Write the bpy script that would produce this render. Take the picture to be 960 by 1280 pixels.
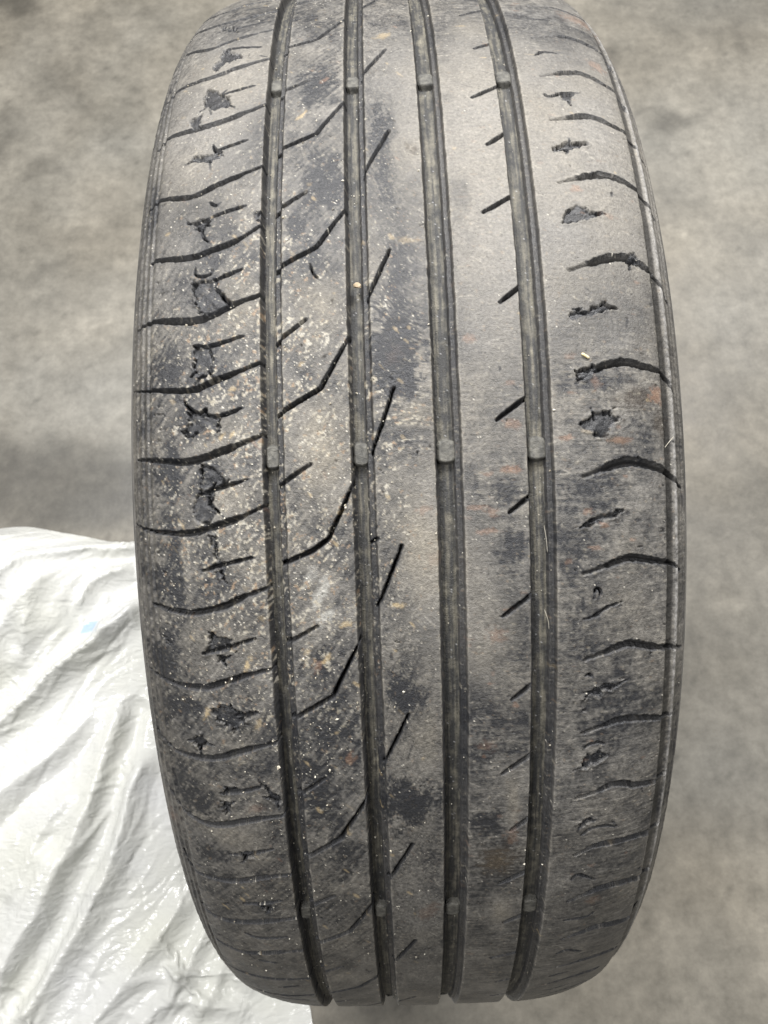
import bpy, bmesh, math, random
import numpy as np
from mathutils import Matrix, Vector

for o in list(bpy.data.objects):
    bpy.data.objects.remove(o, do_unlink=True)
scene = bpy.context.scene
COL = scene.collection
rng = np.random.default_rng(7)
random.seed(7)

# ------------------------------------------------------------------ camera
R_TYRE = 317.0                      # tyre outer radius, mm
ELEV = math.radians(68.0)           # the camera looks at the tyre from this far above the horizontal
CAM_POS = (-0.0082, -0.2261, 0.8697)


def rot_rig(a, b, c):
    ca, sa, cb, sb, cc, sc = math.cos(a), math.sin(a), math.cos(b), math.sin(b), math.cos(c), math.sin(c)
    rx = Matrix(((1, 0, 0), (0, ca, -sa), (0, sa, ca)))
    ry = Matrix(((cb, 0, sb), (0, 1, 0), (-sb, 0, cb)))
    rz = Matrix(((cc, -sc, 0), (sc, cc, 0), (0, 0, 1)))
    return rz @ rx @ ry


tilt = Matrix(((1, 0, 0), (0, math.sin(ELEV), -math.cos(ELEV)), (0, math.cos(ELEV), math.sin(ELEV))))
cam_data = bpy.data.cameras.new('camera')
cam = bpy.data.objects.new('camera', cam_data)
COL.objects.link(cam)
cam.matrix_world = Matrix.Translation(CAM_POS) @ (tilt @ rot_rig(-0.01077, 0.00818, -0.03411)).to_4x4()
cam_data.sensor_fit = 'VERTICAL'
cam_data.sensor_height = 24.0
cam_data.lens = 24.0 * 1018.4 / 1280.0
cam_data.clip_start = 0.01
cam_data.clip_end = 60.0
cam_data.dof.use_dof = True
cam_data.dof.focus_distance = 0.292
cam_data.dof.aperture_fstop = 19.0
scene.camera = cam

# ------------------------------------------------------------------ light: a workshop with strip lamps on the ceiling
world = bpy.data.worlds.new('World')
scene.world = world
world.use_nodes = True
bg = world.node_tree.nodes['Background']
bg.inputs[0].default_value = (0.96, 0.98, 1.0, 1)
bg.inputs[1].default_value = 0.14


def strip_lamp(loc, size, power, target=(0, 0, 0.2), col=(1.0, 0.985, 0.975)):
    ld = bpy.data.lights.new('ceiling_lamp', 'AREA')
    ld.shape = 'RECTANGLE'
    ld.size, ld.size_y = size
    ld.energy = power
    ld.color = col
    lo = bpy.data.objects.new('ceiling_lamp', ld)
    COL.objects.link(lo)
    lo.location = loc
    d = Vector(target) - Vector(loc)
    lo.rotation_euler = d.to_track_quat('-Z', 'Y').to_euler()


strip_lamp((-0.8, 1.2, 2.9), (1.3, 0.22), 104)
strip_lamp((1.0, 1.9, 2.9), (1.3, 0.22), 142)
strip_lamp((-1.3, -0.7, 2.9), (1.3, 0.22), 52)
strip_lamp((1.9, -0.2, 2.9), (1.3, 0.22), 20)

scene.view_settings.view_transform = 'Standard'
scene.view_settings.look = 'None'
scene.view_settings.exposure = 0.0
scene.view_settings.gamma = 1.0
scene.render.engine = 'CYCLES'

# ------------------------------------------------------------------ the marks of the tread: (mm across, degrees round) on its surface
SLOTS_NEAR = [
  [(-93.54, -51.14), (-78.45, -48.44), (-68.04, -48.89), (-56.28, -48.64)],
  [(-94.52, -46.54), (-82.01, -44.65), (-67.46, -44.02), (-52.27, -44.69)],
  [(-94.58, -41.56), (-80.95, -39.32), (-72.55, -39.39), (-60.67, -39.93), (-52.71, -40.29)],
  [(-100.16, -35.14), (-92.68, -34.75), (-76.08, -34.22), (-64.27, -34.73), (-52.68, -35.3)],
  [(-100.86, -28.82), (-92.04, -28.69), (-80.95, -28.21), (-69.95, -28.27), (-60.74, -28.77), (-52.31, -29.45)],
  [(-100.07, -22.54), (-93.93, -22.54), (-79.94, -21.65), (-70.46, -22.06), (-61, -22.7), (-52.26, -23.32)],
  [(-117.4, -22.97), (-94.85, -17.4), (-79.21, -16.65), (-69.33, -16.92), (-60.69, -17.39), (-52.8, -18.28)],
  [(-101.58, -12.85), (-93.5, -12.62), (-76.95, -11.94), (-68.8, -12.23), (-60.9, -12.79), (-51.95, -13.27)],
  [(-105.87, -8.46), (-95.69, -7.83), (-77.74, -7.26), (-68.76, -7.69), (-60.35, -8.17), (-51.5, -8.72)],
  [(-100.89, -3.18), (-85.94, -2.74), (-77.24, -2.63), (-69.19, -3), (-60.51, -3.48), (-51.97, -4.06)],
  [(-107.47, 1.4), (-96.36, 1.76), (-84.72, 1.98), (-76.98, 1.93), (-67.72, 1.47), (-60.19, 1.05), (-52.19, 0.45)],
  [(-116.14, 8.69), (-96.18, 6.89), (-82.08, 7.21), (-73.79, 7.01), (-66.31, 6.6), (-60.4, 6.08), (-51.75, 5.54)],
  [(-106.42, 12.05), (-95.79, 12.16), (-85.17, 12.35), (-76.02, 12.25), (-68.29, 11.76), (-60.79, 11.28), (-52.89, 10.92)],
  [(-101.03, 17.04), (-92.22, 17.64), (-81.17, 17.66), (-74.44, 17.45), (-64.67, 16.76), (-51.95, 16.05)],
  [(-99.71, 21.79), (-93.37, 22.83), (-85.08, 23.4), (-76.73, 23.23), (-64.59, 22.44), (-51.48, 21.88)],
  [(-97.37, 28.03), (-94.25, 29.28), (-86.58, 29.27), (-75.67, 28.86), (-61.38, 27.9), (-51.34, 27.5)],
  [(-94, 34.27), (-87.52, 34.61), (-76.04, 34.03), (-63.93, 33.26), (-51.92, 32.55)],
  [(-93.45, 39.36), (-87.34, 39.43), (-78.47, 39.26), (-64.24, 38.08), (-51.67, 37.33)],
  [(-91.14, 45.24), (-83.05, 44.83), (-69.8, 44.19), (-53.3, 43.13)],
  [(-85.1, 50.7), (-74.38, 50.49), (-51.34, 47.99)],
]
SLOTS_FAR = [
  [(61.34, -44.01), (73.58, -44.91), (81.68, -44.99), (90.73, -45.27)],
  [(58.01, -37.3), (71.58, -38.22), (82.76, -38.21), (91.84, -37.78), (93.24, -36.87)],
  [(58.05, -31.77), (65.15, -32.29), (74.73, -32.85), (82.41, -32.53), (91.85, -31.98), (94.27, -31.11)],
  [(58.2, -26.82), (66.06, -27.24), (74.54, -27.71), (81.92, -27.45), (89, -27.29), (94.3, -26.81), (99.91, -26.25)],
  [(57.99, -21.07), (66.54, -21.61), (75.37, -22.11), (83.49, -21.98), (91.95, -21.49), (98.36, -20.51)],
  [(57.93, -14.31), (66.14, -14.87), (75.46, -15.46), (82.64, -15.45), (90.21, -15), (94.83, -14.47), (98.81, -13.5)],
  [(57.88, -7.2), (66.41, -7.73), (74.74, -8.1), (83.94, -7.91), (91.59, -7.6), (96.72, -6.58)],
  [(58.27, -0.77), (66.53, -1.28), (74.6, -1.66), (82.98, -1.44), (91.39, -0.86), (98.9, 0.13)],
  [(58.22, 5.32), (66.29, 4.89), (74.34, 4.53), (82.14, 4.76), (92.2, 5.25), (97.4, 5.94)],
  [(58.3, 10.98), (66.44, 10.55), (73.94, 10.19), (82.57, 10.61), (91.39, 11.11), (99.28, 11.81)],
  [(58.44, 16.14), (66.73, 15.73), (73.77, 15.53), (83.3, 15.89), (96.22, 16.65)],
  [(57.22, 21.31), (66.42, 20.86), (72.83, 20.55), (81.35, 21.16), (92.28, 21.6), (97.34, 21.58)],
  [(58.6, 26.58), (66.29, 25.91), (74.53, 25.97), (84.31, 26.13), (90.61, 26.57), (95.32, 26.65)],
  [(58.31, 31.65), (66.93, 30.96), (73.94, 30.73), (85.35, 31.17), (92.73, 31.9), (95.87, 31.91)],
  [(58.32, 37.08), (66.65, 36.43), (75.45, 36.22), (88.72, 37.3), (92.21, 36.61)],
  [(58.58, 42.52), (69.03, 42.14), (78.57, 42.2), (87.14, 42.83)],
  [(56.35, 47.2), (69.09, 46.18), (81.28, 46.52)],
]
RIB_LONG = [
  [(-42.92, -37.07), (-32.32, -38.09), (-22.31, -41.28)],
  [(-43.71, -24.94), (-31.73, -26.16), (-21.9, -29.08)],
  [(-41.96, -15.52), (-31.7, -16.56), (-21.87, -19.14)],
  [(-43.43, -5.62), (-31.05, -6.89), (-21.72, -9.88)],
  [(-43.24, 3.84), (-35.91, 3.3), (-30.06, 2.58), (-21.13, -0.66)],
  [(-43.76, 14.2), (-31.07, 12.88), (-21.49, 9.56)],
  [(-44, 25.68), (-31.59, 24.07), (-21.72, 21.02)],
  [(-43.24, 36.02), (-31.3, 34.55), (-21.92, 31.42)],
  [(-43.63, 47.36), (-30.04, 45.52), (-22.5, 43.18)],
  [(-43.85, -46.85), (-34.36, -47.65)],
]
RIB_SHORT = [
  [(-43.62, -42.06), (-35.87, -43.1)],
  [(-43.76, -31.08), (-35.43, -32.09)],
  [(-43.83, -19.83), (-35.33, -20.93)],
  [(-42.69, -10.51), (-35.59, -11.48)],
  [(-43, -1.24), (-35.38, -2.12)],
  [(-43.21, 8.9), (-35, 8.11)],
  [(-43.06, 19.9), (-35.49, 18.91)],
  [(-43.99, 30.88), (-35.93, 29.94)],
  [(-44.2, 41.44), (-36.38, 40.49)],
]
CENTRE_SIPES = [
  [(-12.2, -33.04), (-3.87, -35.86)],
  [(-12.67, -22.75), (-4.05, -26.15)],
  [(-12.81, -13.17), (-5.48, -16.15)],
  [(-12.34, -3.45), (-5.53, -6.79)],
  [(-12.91, 6.58), (-4.79, 3.13)],
  [(-13.24, 17.72), (-4.3, 14.27)],
  [(-12.97, 28), (-4.31, 24.76)],
  [(-12.29, 39.3), (-4.14, 36.08)],
  [(-10.97, 51.54), (-4.46, 49.7)],
  [(-11.87, -44.88), (-6.67, -46.61)],
  [(-20.48, 3.59), (-12.97, 2.64)],
]
THIRD_SIPES = [
  [(29.54, -41.61), (38.44, -42.49)],
  [(32.85, -35.55), (38.44, -36.1)],
  [(29.04, -29.3), (38.67, -30.36)],
  [(32.78, -24.47), (38.78, -25.33)],
  [(28.98, -18.74), (39.05, -19.85)],
  [(32.63, -12.15), (38.87, -13.05)],
  [(29.34, -4.49), (38.76, -5.72)],
  [(32.47, 1.32), (38.49, 0.51)],
  [(29.59, 7.88), (38.72, 6.65)],
  [(32.67, 13.51), (39.03, 12.55)],
  [(29.61, 18.97), (38.55, 17.72)],
  [(33.18, 23.82), (38.61, 22.93)],
  [(29.52, 29.13), (38.7, 28.01)],
  [(32.62, 33.96), (38.29, 33.16)],
  [(28.82, 39.59), (37.94, 38.84)],
  [(33.27, 45.29), (37.82, 44.71)],
]
NEAR_SHORT = [
  [(-66.72, -46.67), (-57.48, -46.39)],
  [(-69.95, -41.86), (-57.05, -42.2)],
  [(-71.86, -38.15), (-56.82, -37.38)],
  [(-68.61, -31.49), (-57.21, -31.9)],
  [(-68.31, -25.48), (-58.36, -25.95)],
  [(-69.84, -19.55), (-57.78, -20.1)],
  [(-68.11, -14.65), (-58.41, -15.26)],
  [(-75.61, -10.19), (-68.72, -10.09), (-57.98, -10.56)],
  [(-68.9, -5.46), (-64.27, -5.51), (-58.24, -5.9)],
  [(-75.21, -0.46), (-67.22, -0.86), (-57.17, -1.34)],
  [(-74.68, 4.4), (-67.23, 4.02), (-56.29, 3.59)],
  [(-76.78, 9.92), (-69.76, 9.61), (-57.29, 8.8)],
  [(-66.44, 14.25), (-58.2, 13.89)],
  [(-75.56, 20.41), (-67.57, 20.05), (-57.57, 19.44)],
  [(-75.69, 26.04), (-64.75, 25.48), (-57.91, 25)],
  [(-73.44, 31.39), (-62.46, 30.85), (-57.66, 30.45)],
  [(-75.76, 35.76), (-70.18, 36.01), (-57.94, 35.36)],
  [(-73.21, 40.23), (-65.56, 40.11)],
  [(-68.11, 46.65), (-58.58, 45.32)],
]
FAR_SHORT = [
  [(58.87, -40.8), (70.32, -41.27)],
  [(57.38, -34.55), (61.16, -35.15), (68.25, -35.11)],
  [(57.82, -29.57), (59.58, -29.34), (66.16, -29.97), (73.65, -30.25)],
  [(57.77, 8.26), (61.92, 8.1), (65.67, 7.63), (71.75, 7.31)],
  [(58.42, 29.11), (60.82, 28.69), (68.17, 29.58)],
  [(57.78, 34.15), (67.48, 34.16), (70.01, 33.76)],
  [(57.46, 39.53), (61.91, 39.22), (69.15, 40.04)],
  [(57.55, 44.68), (65.68, 44.23)],
  [(60.37, 24.69), (64.25, 24.15), (69.69, 24.16), (73.93, 24.46), (72.08, 23.75)],
]
CRACKS = [
  [(-75.92, -15.91), (-76.13, -15.32), (-73.61, -15.05), (-70.43, -15.13), (-69.73, -15.52)],
  [(-69.81, -19.42), (-73.38, -18.78), (-73.54, -18.09), (-70.49, -17.42)],
  [(-71.7, -20.81), (-69.42, -20.45), (-67.29, -20.63)],
  [(-79.58, -6.95), (-79.9, -6.59), (-77.64, -6.04), (-73.89, -5.69), (-71.8, -5.94), (-71.54, -5.55), (-68.32, -5.45)],
  [(-57.7, -36.14), (-51.74, -35.49)],
  [(78.28, -11.37), (77.14, -10.32)],
  [(61.33, 6.95), (62.2, 6.34), (63.93, 6.51), (62.77, 7.07)],
  [(55.43, 4.79), (54.55, 5.29)],
  [(58.7, 12.08), (59.86, 11.99), (61.65, 12.24)],
  [(59.29, 17.31), (60.74, 17.1), (64.02, 16.99), (66.8, 17.19)],
  [(-75.01, -30.03), (-73.6, -29.11)],
  [(-77.73, 39.48), (-73.47, 40.59)],
  [(-83.81, 32.35), (-79.48, 31.72)],
  [(-33.94, -15.34), (-32.83, -14.64), (-30.58, -14.16)],
  [(-67.75, -14.07), (-64.14, -13.14), (-60.9, -12.79)],
  [(-68.29, -1.37), (-71.06, -0.63), (-71.19, 0.03), (-65.9, 1.07)],
  [(-72.06, -26.08), (-70.55, -25.44), (-66.4, -25.47)],
  [(83.93, 10.77), (83.06, 11.41)],
  [(82.93, 21.35), (84.41, 22.17)],
  [(78.35, -20.91), (77.51, -20.2)],
  [(-9.48, 9.79), (-9.91, 10.64)],
  [(1.99, -2.9), (1.05, -2.31)],
  [(31.37, -8.05), (30.91, -7.39)],
]
TEARS = [
  [(-78.51, -44.09), (-70.06, -42.05), (-68.83, -41.18), (-76.55, -42.31)],
  [(-73.38, -38.31), (-65.22, -36.87), (-64.16, -36.04), (-70.62, -35.81), (-74.3, -34.83), (-77.08, -35.99), (-73.86, -36.62)],
  [(-77.39, -32.73), (-70.69, -31.64), (-66.99, -30.8), (-66.95, -29.86), (-73.28, -29.91), (-76.89, -30.39), (-77.76, -31.44)],
  [(-71.92, -25.67), (-68.86, -25.2), (-68.09, -24.78), (-72.74, -24.34), (-80.18, -24.96), (-79.7, -25.39), (-71.4, -25.1)],
  [(-79.26, -19.45), (-71.37, -19.48), (-72.8, -18.95), (-74.25, -18.49), (-75.94, -18.96)],
  [(-54.71, -19.46), (-52.32, -19.41), (-52.25, -18.71), (-54.64, -18.88)],
  [(-76.63, -14.57), (-68.41, -14.66), (-67.75, -14.07), (-64.14, -13.14), (-60.9, -12.79), (-66.44, -12.34), (-73.92, -12.41), (-75.83, -13.21)],
  [(-75.6, -10.13), (-70.21, -9.91), (-68.72, -9.12), (-69.02, -8.86), (-69.92, -8.24), (-73.78, -7.94), (-76.19, -8.37), (-75.89, -9.17)],
  [(-78.42, -5.77), (-70.36, -5.53), (-66.59, -5.28), (-67.2, -4.97), (-66.68, -4.41), (-68.43, -4.32), (-70.43, -4.81), (-76.42, -4.33), (-77.97, -4.04), (-80.35, -4.59), (-76.95, -5.11)],
  [(-74.29, -2.29), (-69.33, -2.09), (-66.52, -1.56), (-65.45, -1.15), (-68.69, -0.77), (-69.35, -0.36), (-71.21, 0.13), (-68.99, 0.65), (-72.09, 1.4), (-76.47, 1.13), (-77.14, 0.09), (-74.57, -0.66), (-73.55, -1.41)],
  [(-71.7, 2.22), (-69.38, 2.28), (-68.97, 2.94), (-68.6, 3.71), (-65.78, 3.97), (-67.73, 4.73), (-69.55, 4.94), (-70.58, 4.48), (-72.3, 4.32), (-70.38, 3.81), (-70.5, 3.19)],
  [(-73.2, 8.58), (-69.43, 8.77), (-64.81, 8.91), (-67.29, 9.35), (-74.91, 9.84)],
  [(-70.92, 9.92), (-67.89, 10.11), (-68.96, 10.55), (-70.38, 10.4)],
  [(-75.28, 13.85), (-70.57, 13.49), (-67.61, 13.56), (-65.69, 13.9), (-63.38, 14), (-58.29, 13.74), (-59.62, 14.14), (-64.23, 14.58), (-66.53, 15.07), (-67.72, 15.68), (-68.58, 14.98), (-72.69, 14.74)],
  [(-75.92, 20.99), (-72.24, 21.15), (-73.12, 22.08), (-74.54, 22.34), (-75.06, 21.65)],
  [(-57.97, 19.63), (-54.31, 20.14), (-52.5, 20.79), (-54.41, 21.01), (-57.17, 20.49)],
  [(-67.07, 31.38), (-61.48, 31.41), (-63.98, 32.05)],
  [(-72.69, 19.81), (-69.2, 19.66), (-68.84, 20.11), (-74.28, 20.38)],
  [(-71.25, 25.7), (-66.27, 25.38), (-65.64, 25.93), (-69.64, 26.2)],
  [(64.11, -29.82), (70.18, -30.07), (67.33, -28.93), (65.53, -29.13)],
  [(57.44, -24.17), (64.36, -24.82), (71.09, -24.95), (71.56, -24.74), (62.54, -23.96), (57.87, -23.88)],
  [(57.84, -18.16), (60.27, -18.78), (63.88, -19.31), (68.81, -18.91), (71.78, -18.76), (69.67, -18.33), (57.94, -17.79)],
  [(56.82, -11.17), (59.89, -11.61), (61.78, -11.31), (64.86, -11.69), (68.91, -12.12), (74.8, -11.81), (67.67, -11.38), (61.39, -11.07), (58.23, -10.79)],
  [(58.49, -4.08), (63.08, -4.68), (68.04, -4.8), (72.64, -4.43), (68.95, -3.91), (67.58, -3.2), (63.29, -3.36), (59.3, -3.83)],
  [(57.49, 2.33), (61.1, 1.96), (68.38, 1.51), (72.52, 1.39), (71.89, 1.64), (62.49, 2.27), (58.2, 2.34)],
  [(58.19, 13.64), (60.91, 13.29), (62.63, 12.99), (66.15, 12.83), (72.21, 12.87), (69.55, 13.25), (65.63, 13.27), (64.21, 13.64), (61.22, 13.41), (58.32, 13.7)],
  [(58.47, 18.85), (59.76, 18), (63.64, 17.84), (68.58, 17.99), (65.04, 18.51), (59.99, 18.89)],
  [(57.67, 23.64), (62.63, 23.22), (64.74, 23.43), (59.77, 23.93)],
  [(79.29, -15.32), (83.83, -16.24), (85.02, -15.55), (80.96, -14.9)],
  [(57.12, -7.46), (64.11, -7.78), (66.35, -7.57), (61.82, -6.99), (58.04, -6.84)],
  [(-84.62, 16.42), (-80.4, 15.83), (-77.64, 16.49), (-81.78, 17.11)],
  [(-83.05, -29.59), (-78.83, -29.45), (-78.7, -28.46), (-81.8, -28.54)],
]
STAINS = [
  (-30.7, -31.58, 8.3, 2.78, 'd', 0.8),
  (-28.8, -21.88, 8.3, 2.76, 'd', 1.1),
  (-39.1, -18.08, 4.6, 1.22, 'd', 0.6),
  (-4.5, -9.33, 9.5, 3.1, 'd', 2.4),
  (-3.5, -7.5, 7.2, 1.84, 'd', 1.2),
  (-6.2, -24.12, 4.8, 3.8, 'd', 0.7),
  (-6.3, -27.23, 4.3, 2.35, 'd', 0.6),
  (-86.0, -2.06, 5.7, 1.68, 'd', 0.9),
  (-87.5, 4.8, 6.4, 2.24, 'd', 1.0),
  (-92.0, 10.73, 6.8, 1.86, 'd', 1.0),
  (-85.8, 14.02, 8.4, 1.21, 'd', 0.7),
  (-87.9, -9.08, 6.5, 1.65, 'd', 0.5),
  (-96.5, -22.71, 3.5, 3.09, 'd', 0.6),
  (-84.9, 21.77, 8.4, 1.32, 'd', 0.7),
  (-91.2, 20.1, 5.4, 1.8, 'd', 0.6),
  (-83.5, 26.69, 7.7, 1.31, 'd', 0.7),
  (-69.3, -8.6, 4.7, 1.37, 'd', 0.8),
  (-70.0, -1.39, 6.3, 1.52, 'd', 0.8),
  (-74.0, -4.76, 7.0, 1.03, 'd', 0.7),
  (-70.4, -13.28, 5.9, 1.35, 'd', 0.7),
  (-5.8, 12.96, 6.8, 1.32, 'd', 1.2),
  (-7.1, 21.18, 10.4, 1.97, 'd', 1.3),
  (21.1, -20.43, 3.5, 1.6, 'd', 0.6),
  (-2.0, -15.07, 5.7, 2.26, 'd', 0.4),
  (30.9, 0.01, 6.0, 1.39, 'd', 0.55),
  (28.4, 26.62, 8.1, 1.42, 'b', 1.2),
  (22.9, 23.51, 6.7, 1.7, 'd', 0.8),
  (33.1, 3.77, 6.1, 1.3, 'd', 0.5),
  (24.0, 16.64, 5.2, 1.3, 'd', 0.3),
  (66.0, -6.74, 12.0, 0.83, 'd', 0.55),
  (79.2, -5.65, 9.2, 0.84, 'b', 0.7),
  (59.9, 0.19, 9.8, 1.7, 'd', 0.4),
  (54.6, 4.42, 7.4, 2.51, 'd', 0.35),
  (59.3, 9.12, 11.8, 2.09, 'd', 0.3),
  (68.8, 14.27, 12.7, 2.28, 'd', 0.25),
  (88.5, -4.16, 3.6, 1.18, 'b', 0.6),
  (70.7, -2.89, 3.0, 0.41, 'b', 0.8),
  (-32.2, 10.62, 7.9, 1.39, 'd', 0.6),
  (-30.8, 15.99, 8.7, 2.32, 'd', 0.7),
  (-39.6, 20.65, 7.1, 2.58, 'd', 0.5),
  (-30.5, 24.98, 6.1, 2.91, 'd', 0.5),
  (-30.0, 1.38, 8.3, 1.0, 'd', 0.3),
  (-86.4, 3.2, 3.2, 4.2, 'd', 0.5),
  (-59.2, -12.76, 9.8, 2.19, 't', 0.7),
  (-66.7, -4.41, 11.4, 1.83, 't', 0.6),
  (-32.2, -11.95, 10.1, 2.89, 't', 0.7),
  (-31.9, -3.12, 9.9, 2.99, 't', 0.8),
  (-63.1, -0.07, 11.3, 1.51, 't', 0.7),
  (-63.0, -20.71, 10.3, 2.21, 't', 0.3),
  (-61.1, 3.73, 10.1, 1.82, 't', 0.4),
  (1.6, -4.92, 6.6, 1.01, 't', 0.7),
  (-11.8, -15.74, 6.3, 3.4, 't', 0.5),
  (-65.7, 8.92, 12.6, 1.9, 't', 0.4),
  (2.7, 3.58, 8.3, 2.99, 't', 0.5),
  (3.8, 16.49, 5.2, 2.33, 't', 0.5),
  (21.4, 9.35, 6.7, 3.11, 't', 0.3),
  (-73.7, 24.54, 12.8, 1.38, 't', 0.4),
  (72.5, 8.27, 12.7, 2.11, 't', 0.4),
  (75.6, 4.14, 7.6, 1.34, 't', 0.3),
  (33.2, 21.84, 3.0, 2.65, 't', 0.7),
  (30.6, 32.54, 5.2, 1.79, 't', 0.7),
  (-2.8, 22.93, 7.2, 1.12, 't', 0.5),
  (-33.8, 6.0, 2.5, 1.22, 'w', 0.9),
  (-32.5, 7.55, 2.8, 0.62, 'w', 1.0),
  (-36.8, 4.86, 1.9, 0.71, 'w', 0.6),
  (3.5, -24.18, 2.4, 0.73, 'b', 0.8),
  (-60.8, 10.52, 1.2, 0.65, 'c', 1.0),
  (-77.6, 14.08, 1.3, 0.59, 'c', 0.8),
  (-32.9, 10.24, 1.4, 0.37, 'c', 0.9),
  (-25.1, 8.01, 2.8, 0.26, 'c', 0.8),
  (-7.0, 6.92, 2.5, 0.21, 'c', 0.8),
  (-39.2, 9.78, 1.4, 0.37, 'c', 0.6),
  (-36.1, 10.71, 1.7, 0.43, 'r', 1.0),
  (-58.4, 14.72, 1.2, 0.58, 'c', 0.5),
  (-26.3, 17.4, 2.0, 0.55, 'r', 1.0),
  (-65.9, -4.14, 1.1, 0.31, 'c', 0.8),
  (-62.1, -4.26, 1.1, 0.36, 'c', 0.9),
  (-62.1, -7.08, 1.4, 0.21, 'c', 0.8),
  (-38.1, -8.52, 1.4, 0.21, 'c', 0.6),
  (1.3, -16.81, 5.7, 0.24, 'c', 0.3),
  (20.7, -9.8, 2.5, 0.26, 'r', 0.7),
  (55.8, -8.45, 2.6, 0.21, 'r', 0.5),
  (34.9, -6.79, 1.9, 0.2, 'r', 0.6),
  (53.6, -3.29, 3.1, 0.25, 'r', 1.0),
  (72.8, -3.04, 4.3, 0.26, 'r', 0.8),
  (87.8, -6.08, 3.2, 0.6, 'r', 1.2),
  (33.9, -1.36, 4.4, 0.3, 'r', 1.0),
  (34.5, -4.31, 3.9, 0.35, 'r', 0.8),
  (21.1, 0.95, 3.8, 0.2, 'r', 0.8),
  (3.2, 0.94, 2.7, 0.3, 'r', 0.7),
  (-5.4, -8.81, 3.3, 0.83, 'r', 0.1),
  (63.8, -20.62, 2.5, 0.27, 'r', 0.9),
  (85.2, -43.5, 10.2, 1.57, 'r', 0.7),
  (84.1, -34.77, 4.5, 0.81, 'r', 0.7),
  (65.9, 2.3, 1.8, 0.2, 'r', 1.0),
  (25.8, 2.42, 5.0, 0.2, 'r', 0.8),
  (62.3, 3.78, 2.3, 0.2, 'r', 0.7),
  (52.9, 4.46, 1.7, 0.2, 'r', 0.6),
  (26.7, 9.07, 4.5, 0.52, 'r', 0.6),
  (34.0, 13.86, 1.7, 0.23, 'r', 0.8),
  (75.2, -18.67, 3.3, 0.26, 'r', 0.6),
  (64.6, -6.74, 2.3, 0.52, 'r', 0.6),
  (26.5, 1.23, 2.8, 0.25, 'r', 0.7),
  (59.7, 1.44, 2.0, 0.25, 'r', 0.8),
  (-29.1, -32.05, 1.6, 0.4, 'r', 0.8),
  (-37.6, -28.02, 1.2, 0.5, 'c', 0.9),
  (-4.9, -38.11, 4.1, 0.55, 'c', 0.5),
  (68.3, 32.09, 3.6, 0.53, 'r', 0.5),
  (1.3, 32.19, 3.9, 1.19, 'r', 0.4),
  (24.0, 16.64, 4.0, 0.6, 'r', 0.4),
  (6.8, 4.11, 3.9, 0.5, 'r', 0.3),
  (11.7, 8.23, 2.8, 0.62, 'r', 0.3),
  (-62.5, 21.36, 3.7, 0.41, 'r', 0.4),
  (-25.7, 0.91, 1.1, 0.3, 'c', 0.6),
  (33.6, 24.34, 2.4, 0.74, 'r', 0.6),
  (-100.8, 24.98, 3.5, 1.1, 'r', 0.4),
  (67.8, -23.93, 64.5, 11.99, 's', 1.0),
  (31.1, -26.89, 18.3, 12.01, 's', 0.9),
  (30.5, -14.28, 17.0, 8.52, 's', 0.8),
  (6.8, 4.11, 11.0, 5.98, 's', 0.8),
  (21.6, 7.26, 11.1, 5.06, 's', 0.6),
  (-79.6, -27.5, 23.0, 7.58, 's', 0.8),
  (-64.0, -34.03, 20.1, 5.9, 's', 0.8),
  (7.2, -29.67, 12.5, 7.78, 's', 0.7),
  (62.3, 9.7, 28.6, 10.24, 'k', 0.7),
  (58.7, -0.57, 17.5, 4.51, 'k', 0.6),
  (65.9, 27.77, 26.9, 4.73, 'k', 0.3),
  (-89.4, 6.99, 7.8, 8.54, 'k', 0.8),
]

# ------------------------------------------------------------------ small maths
NT = rng.random((256, 256))


def vn(x, y, k=0):
    """smooth value noise, 0..1"""
    x = np.asarray(x, float) + 37.3 * k + 1000.0
    y = np.asarray(y, float) + 91.7 * k + 1000.0
    xi = np.floor(x).astype(np.int64)
    yi = np.floor(y).astype(np.int64)
    fx = x - xi
    fy = y - yi
    fx = fx * fx * (3 - 2 * fx)
    fy = fy * fy * (3 - 2 * fy)
    a, b, c, d = xi & 255, (xi + 1) & 255, yi & 255, (yi + 1) & 255
    return (NT[c, a] * (1 - fx) + NT[c, b] * fx) * (1 - fy) + (NT[d, a] * (1 - fx) + NT[d, b] * fx) * fy


def fbm(x, y, k=0, octv=4):
    s, a, t = 0.0, 0.5, 0.0
    for i in range(octv):
        s = s + a * vn(x * 2 ** i, y * 2 ** i, k + 5 * i)
        t += a
        a *= 0.5
    return s / t


def sstep(a, b, x):
    t = np.clip((x - a) / (b - a), 0, 1)
    return t * t * (3 - 2 * t)


def catmull(pts, n=8):
    P = np.array(pts, float)
    if len(P) < 3:
        return P
    Q = np.vstack([2 * P[0] - P[1], P, 2 * P[-1] - P[-2]])
    out = []
    for i in range(1, len(Q) - 2):
        p0, p1, p2, p3 = Q[i - 1], Q[i], Q[i + 1], Q[i + 2]
        for t in np.linspace(0, 1, n, endpoint=False):
            out.append(0.5 * ((2 * p1) + (-p0 + p2) * t + (2 * p0 - 5 * p1 + 4 * p2 - p3) * t * t + (-p0 + 3 * p1 - 3 * p2 + p3) * t ** 3))
    out.append(P[-1])
    return np.array(out)


DEG = R_TYRE * math.pi / 180.0        # mm of arc per degree


def mm(poly):
    return [(max(-104.0, min(101.0, u)), ph * DEG) for u, ph in poly if abs(u) < 110]


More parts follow.
